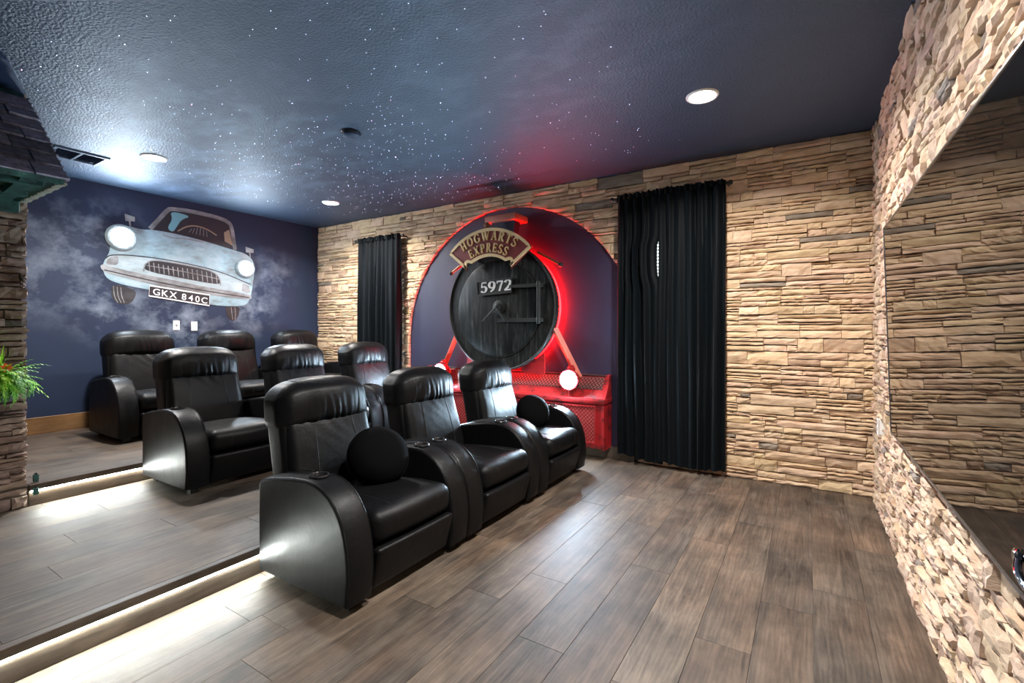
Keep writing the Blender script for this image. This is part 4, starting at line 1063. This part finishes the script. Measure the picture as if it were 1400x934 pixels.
# small white wall plate low on the right wall, by the corner
wp = empty('outlet_plate', (0.435, 4.42, 0.62)); tag(wp, 'slim white outlet plate on the pale stone by the corner below the screen', 'wall plate')
box('cover_plate', (0.431, 4.375, 0.615), (0.436, 4.45, 0.735), WHITEPL, wp, 0.002)
for z in (0.645, 0.695): box('socket', (0.4295, 4.40, z), (0.432, 4.425, z + 0.025), CARGREY, wp)
box('mounting_block', (0.436, 4.38, 0.62), (0.474, 4.445, 0.73), WHITEPL, wp)

# ================================================================== CEILING FITTINGS
for (x, y, lab) in ((-0.64, 3.57, 'round glowing ceiling downlight over the open floor by the screen wall'), (-5.30, 4.01, 'round glowing ceiling downlight in the corner near the stone wall and left curtain'),
                    (-5.35, 2.05, 'round glowing ceiling downlight above the painted car near the vent'),
                    (-0.64, 1.55, 'round ceiling downlight over the open floor near the screen')):
    L = empty('downlight', (x, y, ZC)); tag(L, lab, 'downlight', 'round ceiling downlights')
    lathe('trim_ring', [(0.088, -0.002), (0.090, 0.010), (0.102, 0.012), (0.110, 0.004), (0.110, -0.002)], (x, y, ZC), (0, 0, -1), WHITEPL, L, 36)
    lathe('lens', [(0.089, 0.0), (0.089, 0.006), (0.0, 0.007)], (x, y, ZC), (0, 0, -1), LENS_DN, L, 36)
    ld = bpy.data.lights.new('downlight_beam', 'AREA'); ld.shape = 'DISK'; ld.size = 0.14; ld.energy = DOWN_W; ld.spread = math.radians(150); ld.color = (1.0, 0.955, 0.91)
    lo_ = bpy.data.objects.new('downlight_beam', ld); link(lo_, L); lo_.location = (0, 0, -0.014)
sm = empty('smoke_detector', (-3.264, 2.669, ZC)); tag(sm, 'small dark navy smoke detector on the starry ceiling', 'smoke detector')
lathe('housing', [(0.072, 0.0), (0.076, 0.012), (0.070, 0.030), (0.055, 0.040), (0.0, 0.042)], (-3.264, 2.669, ZC), (0, 0, -1), DARKNAVY, sm, 32)
lathe('ring', [(0.078, 0.004), (0.083, 0.008), (0.078, 0.014)], (-3.264, 2.669, ZC), (0, 0, -1), RIM, sm, 32)
VENTP = mat('vent_paint', (0.10, 0.14, 0.20), 0.45)
vt = empty('ceiling_vent', (-5.93, 1.64, ZC)); tag(vt, 'dark navy two-panel ceiling vent near the painted car wall', 'vent')
vx0, vx1, vy0, vy1 = -6.10, -5.74, 1.44, 1.84
for (a, b, c, d) in ((vx0, vx1, vy0, vy0 + 0.03), (vx0, vx1, vy1 - 0.03, vy1), (vx0, vx0 + 0.03, vy0 + 0.03, vy1 - 0.03), (vx1 - 0.03, vx1, vy0 + 0.03, vy1 - 0.03), (vx0 + 0.03, vx1 - 0.03, 1.63, 1.65)):
    box('frame', (a, c, ZC - 0.014), (b, d, ZC), VENTP, vt, 0.003)
for k in range(9):
    x = vx0 + 0.045 + k * 0.032
    for (c, d) in ((vy0 + 0.03, 1.63), (1.65, vy1 - 0.03)):
        from_py('louvre', [(x, c, ZC - 0.002), (x, d, ZC - 0.002), (x + 0.026, d, ZC - 0.012), (x + 0.026, c, ZC - 0.012), (x, c, ZC - 0.004), (x, d, ZC - 0.004), (x + 0.026, d, ZC - 0.014), (x + 0.026, c, ZC - 0.014)],
                [(0, 1, 2, 3), (7, 6, 5, 4), (0, 4, 5, 1), (1, 5, 6, 2), (2, 6, 7, 3), (3, 7, 4, 0)], DARKNAVY, vt)
# fibre stars in the ceiling, too small and many to pick apart
def stars(n, seed, m):
    rnd = random.Random(seed); V, F_ = [], []; k = 0
    while k < n:
        if rnd.random() < 0.55: x, y = rnd.uniform(-6.0, -2.6), rnd.uniform(2.3, 4.7)
        else: x, y = rnd.uniform(-5.2, -0.9), rnd.uniform(0.9, 4.4)
        if any(math.hypot(x - a, y - b) < 0.16 for a, b in ((-5.3, 4.01), (-5.35, 2.05), (-3.264, 2.669))): continue
        r = rnd.uniform(0.0010, 0.0022) if rnd.random() < 0.9 else rnd.uniform(0.0026, 0.0036); b = len(V)
        V += [(x + r, y, ZC), (x, y + r, ZC), (x - r, y, ZC), (x, y - r, ZC), (x, y, ZC - r * 0.8)]
        F_ += [(b + 1, b, b + 4), (b + 2, b + 1, b + 4), (b + 3, b + 2, b + 4), (b, b + 3, b + 4)]; k += 1
    o = from_py('star_lights', V, F_, m, ceiling); tag(o, 'tiny white points of light in the ceiling', kind='stuff')
stars(760, 3, STARM); stars(60, 4, STARP)

# ================================================================== SHINGLED AWNING ON THE BOOTH
aw = empty('shingled_awning', (-4.62, 0.4, 2.28)); tag(aw, 'sloping dark shingle awning with green brackets on the brown stone booth', 'awning')
E0, E1 = Vector((-3.765, 0, 2.285)), Vector((-4.60, 0, 3.02)); sl = (E1 - E0).length; sd = (E1 - E0).normalized(); sn = Vector((-sd.z, 0, sd.x)) * -1
sn = Vector((sd.z, 0, -sd.x)); sn = sn if sn.z > 0 else -sn
AY0, AY1 = -0.55, 0.99
v = []
for y in (AY0, AY1):
    for (a, o) in ((0, 0), (1, 0), (1, -0.03), (0, -0.03)): v.append(E0 + sd * (sl * a) + sn * o + Vector((0, y, 0)))
from_py('roof_deck', v, [(0, 1, 2, 3), (7, 6, 5, 4), (0, 4, 5, 1), (1, 5, 6, 2), (2, 6, 7, 3), (3, 7, 4, 0)], VERDI, aw)
rnd = random.Random(9); exp_ = 0.142; nrow = int(sl / exp_)
for r in range(nrow):
    y = AY1 + 0.012; s0 = r * exp_ - 0.012
    while y > AY0:
        wd = rnd.uniform(0.10, 0.20); y2 = max(AY0, y - wd)
        ln = min(exp_ * 1.35, sl - s0); lift = 0.014 + rnd.uniform(0, 0.014); dz = rnd.uniform(-0.008, 0.004)
        A = E0 + sd * (s0 + dz); B = E0 + sd * (s0 + ln)
        v = []
        for yy in (y2 + 0.0035, y - 0.0035):
            for (p, o) in ((A, 0.004 + lift * 0.4), (A, 0.004 + lift), (B, 0.005), (B, 0.001)): v.append(p + sn * o + Vector((0, yy, 0)))
        from_py('shingle', v, [(3, 2, 1, 0), (4, 5, 6, 7), (0, 1, 5, 4), (1, 2, 6, 5), (2, 3, 7, 6), (3, 0, 4, 7)], SHINGLE, aw)
        y = y2
# tooth tiles along the gable edge, their lit undersides painted in as a pale colour
k = 0; s_ = 0.0
for i in range(12):
    X0 = -3.80 - i * 0.068
    box('edge_tile', (X0 - 0.05, AY1 - 0.02, 2.262 + (i % 2) * 0.004), (X0, AY1 + 0.02, 2.278), LITEDGE, aw, 0.003)
for i in range(16):
    p = E0 + sd * (i * 0.068 + 0.02) + sn * 0.018
    q = box('verge_tile', (p.x - 0.03, AY1 + 0.004, p.z - 0.03), (p.x + 0.022, AY1 + 0.018, p.z - 0.012), SHINGLE, aw, 0.003)
box('soffit', (-4.62, AY0, 2.278), (-3.80, AY1 - 0.002, 2.290), VERDI, aw)
box('fascia', (-3.815, AY0, 2.262), (-3.785, AY1 - 0.002, 2.30), VERDI, aw)
# gable end board closes the triangle
from_py('gable_board', [(-4.62, AY1 - 0.012, 2.29), (-3.80, AY1 - 0.012, 2.29), (-4.60, AY1 - 0.012, 2.985), (-4.62, AY1, 2.29), (-3.80, AY1, 2.29), (-4.60, AY1, 2.985)], [(2, 1, 0), (3, 4, 5), (0, 1, 4, 3), (1, 2, 5, 4), (2, 0, 3, 5)], VERDI, aw)
for y in (0.86, 0.45, 0.0, -0.4):       # shallow curved brackets under the eave
    pr = [(-4.62, 2.278), (-3.86, 2.278), (-3.87, 2.262), (-3.98, 2.258), (-4.12, 2.245), (-4.30, 2.235), (-4.45, 2.215), (-4.62, 2.205)]
    plate('bracket', [(a, y - 0.04, b) for a, b in pr], (0, 1, 0), 0.07, VERDI, aw)
for (x, z) in ((-3.93, 2.250), (-4.25, 2.240)): box('beam', (x - 0.03, AY0, z), (x + 0.03, AY1 - 0.06, z + 0.032), VERDI, aw, 0.004)
box('wall_plate_beam', (-4.63, AY0, 2.19), (-4.57, AY1 - 0.02, 2.27), VERDI, aw, 0.006)

# ================================================================== FERN ON THE BOOTH
fc = Vector((-4.40, 0.80, 1.06))
fern = empty('potted_fern', (fc.x, fc.y, 0.93)); tag(fern, 'bright green fern in a wall planter on the brown stone booth', 'plant')
lathe('planter', [(0.0, -0.13), (0.10, -0.13), (0.15, 0.0), (0.153, 0.02), (0.14, 0.02), (0.135, 0.0), (0.0, 0.0)], (fc.x - 0.01, fc.y, fc.z), (0, 0, 1), POTM, fern, 24)
box('planter_bracket', (-4.60, fc.y - 0.03, 0.95), (fc.x - 0.1, fc.y + 0.03, 1.0), POTM, fern)
rnd = random.Random(17)
for k in range(190):
    a = rnd.uniform(0, 2 * math.pi); el = rnd.uniform(-0.3, 1.25); L = rnd.uniform(0.11, 0.22); droop = rnd.uniform(0.5, 1.5)
    if math.cos(a) < -0.35: a = math.pi - a
    L *= 1.0 if math.cos(a) > 0 else 0.6
    d = Vector((math.cos(a), math.sin(a), 0)); p = fc + d * rnd.uniform(0.02, 0.11) + Vector((0, 0, 0.01)); n = 9; V, F_ = [], []
    pts_ = []; e = el
    for i in range(n + 1):
        pts_.append(p.copy()); p = p + (d * math.cos(e) + Vector((0, 0, math.sin(e)))) * (L / n); e -= droop * 1.5 / n
    side = Vector((-d.y, d.x, 0))
    for i in range(1, n + 1):
        t = i / n; w_ = 0.034 * (1 - t) ** 0.7 * min(1, t * 4) + 0.004; tg = (pts_[i] - pts_[i - 1]).normalized()
        for s in (-1, 1):
            b = len(V); q = pts_[i - 1]
            V += [q, q + tg * 0.014, q + side * s * w_ + tg * 0.024 + Vector((0, 0, -0.006)), q + side * s * w_ * 0.5 + tg * 0.002 + Vector((0, 0, 0.003))]
            F_.append((b, b + 1, b + 2, b + 3) if s > 0 else (b + 3, b + 2, b + 1, b))
    b = len(V); V += [pts_[-1] + side * 0.005, pts_[-1] - side * 0.005, pts_[-1] + (pts_[-1] - pts_[-2])]; F_.append((b, b + 1, b + 2))
    from_py('frond', V, F_, rnd.choice((GREENL, GREENL, GREEND, GREENB)), fern)
for k in range(26):
    a = rnd.uniform(0, 6.28); p = fc + Vector((rnd.uniform(-0.05, 0.06), rnd.uniform(-0.10, 0.06), 0.03)); top = p + Vector((0.05 * math.cos(a), 0.06 * math.sin(a), rnd.uniform(0.14, 0.24))); s = Vector((-math.sin(a), math.cos(a), 0)) * 0.007
    m_ = (p + top) / 2 + Vector((0, 0, 0.02))
    from_py('blade', [p - s, p + s, m_ + s * 0.8, m_ - s * 0.8, top], [(0, 1, 2, 3), (3, 2, 4)], GREENB, fern)
for (dx, dy, dz) in ((0.13, 0.045, 0.09), (0.12, -0.10, 0.10)):
    c = fc + Vector((dx, dy, dz)); V, F_ = [], []
    for k in range(7):
        a = 2 * math.pi * k / 7; d = Vector((0.35, math.cos(a), math.sin(a))); s = Vector((0, -math.sin(a), math.cos(a)))
        b = len(V); V += [c, c + d * 0.018 + s * 0.010, c + d * 0.034, c + d * 0.018 - s * 0.010]; F_.append((b, b + 1, b + 2, b + 3))
    from_py('flower', V, F_, FLOWER, fern)
# small dark connector boxes for the step light at the booth corner
for (y, z, lab) in ((1.045, 0.255, 'small dark green connector box on the lit riser by the booth corner'), (1.06, 0.335, 'small dark green sensor box on the upper step edge by the booth corner')):
    cb = empty('connector_box', (S2 + 0.015, y, z - 0.03)); tag(cb, lab, 'connector')
    xx = S2 + 0.015 if z < 0.3 else S2 - 0.05
    box('body', (xx, y, z - 0.03), (xx + 0.02, y + 0.03, z + 0.02), VERDI, cb, 0.003)
    box('cable_gland', (xx + 0.004, y + 0.008, z + 0.02), (xx + 0.016, y + 0.022, z + 0.03), BLACKPL, cb)
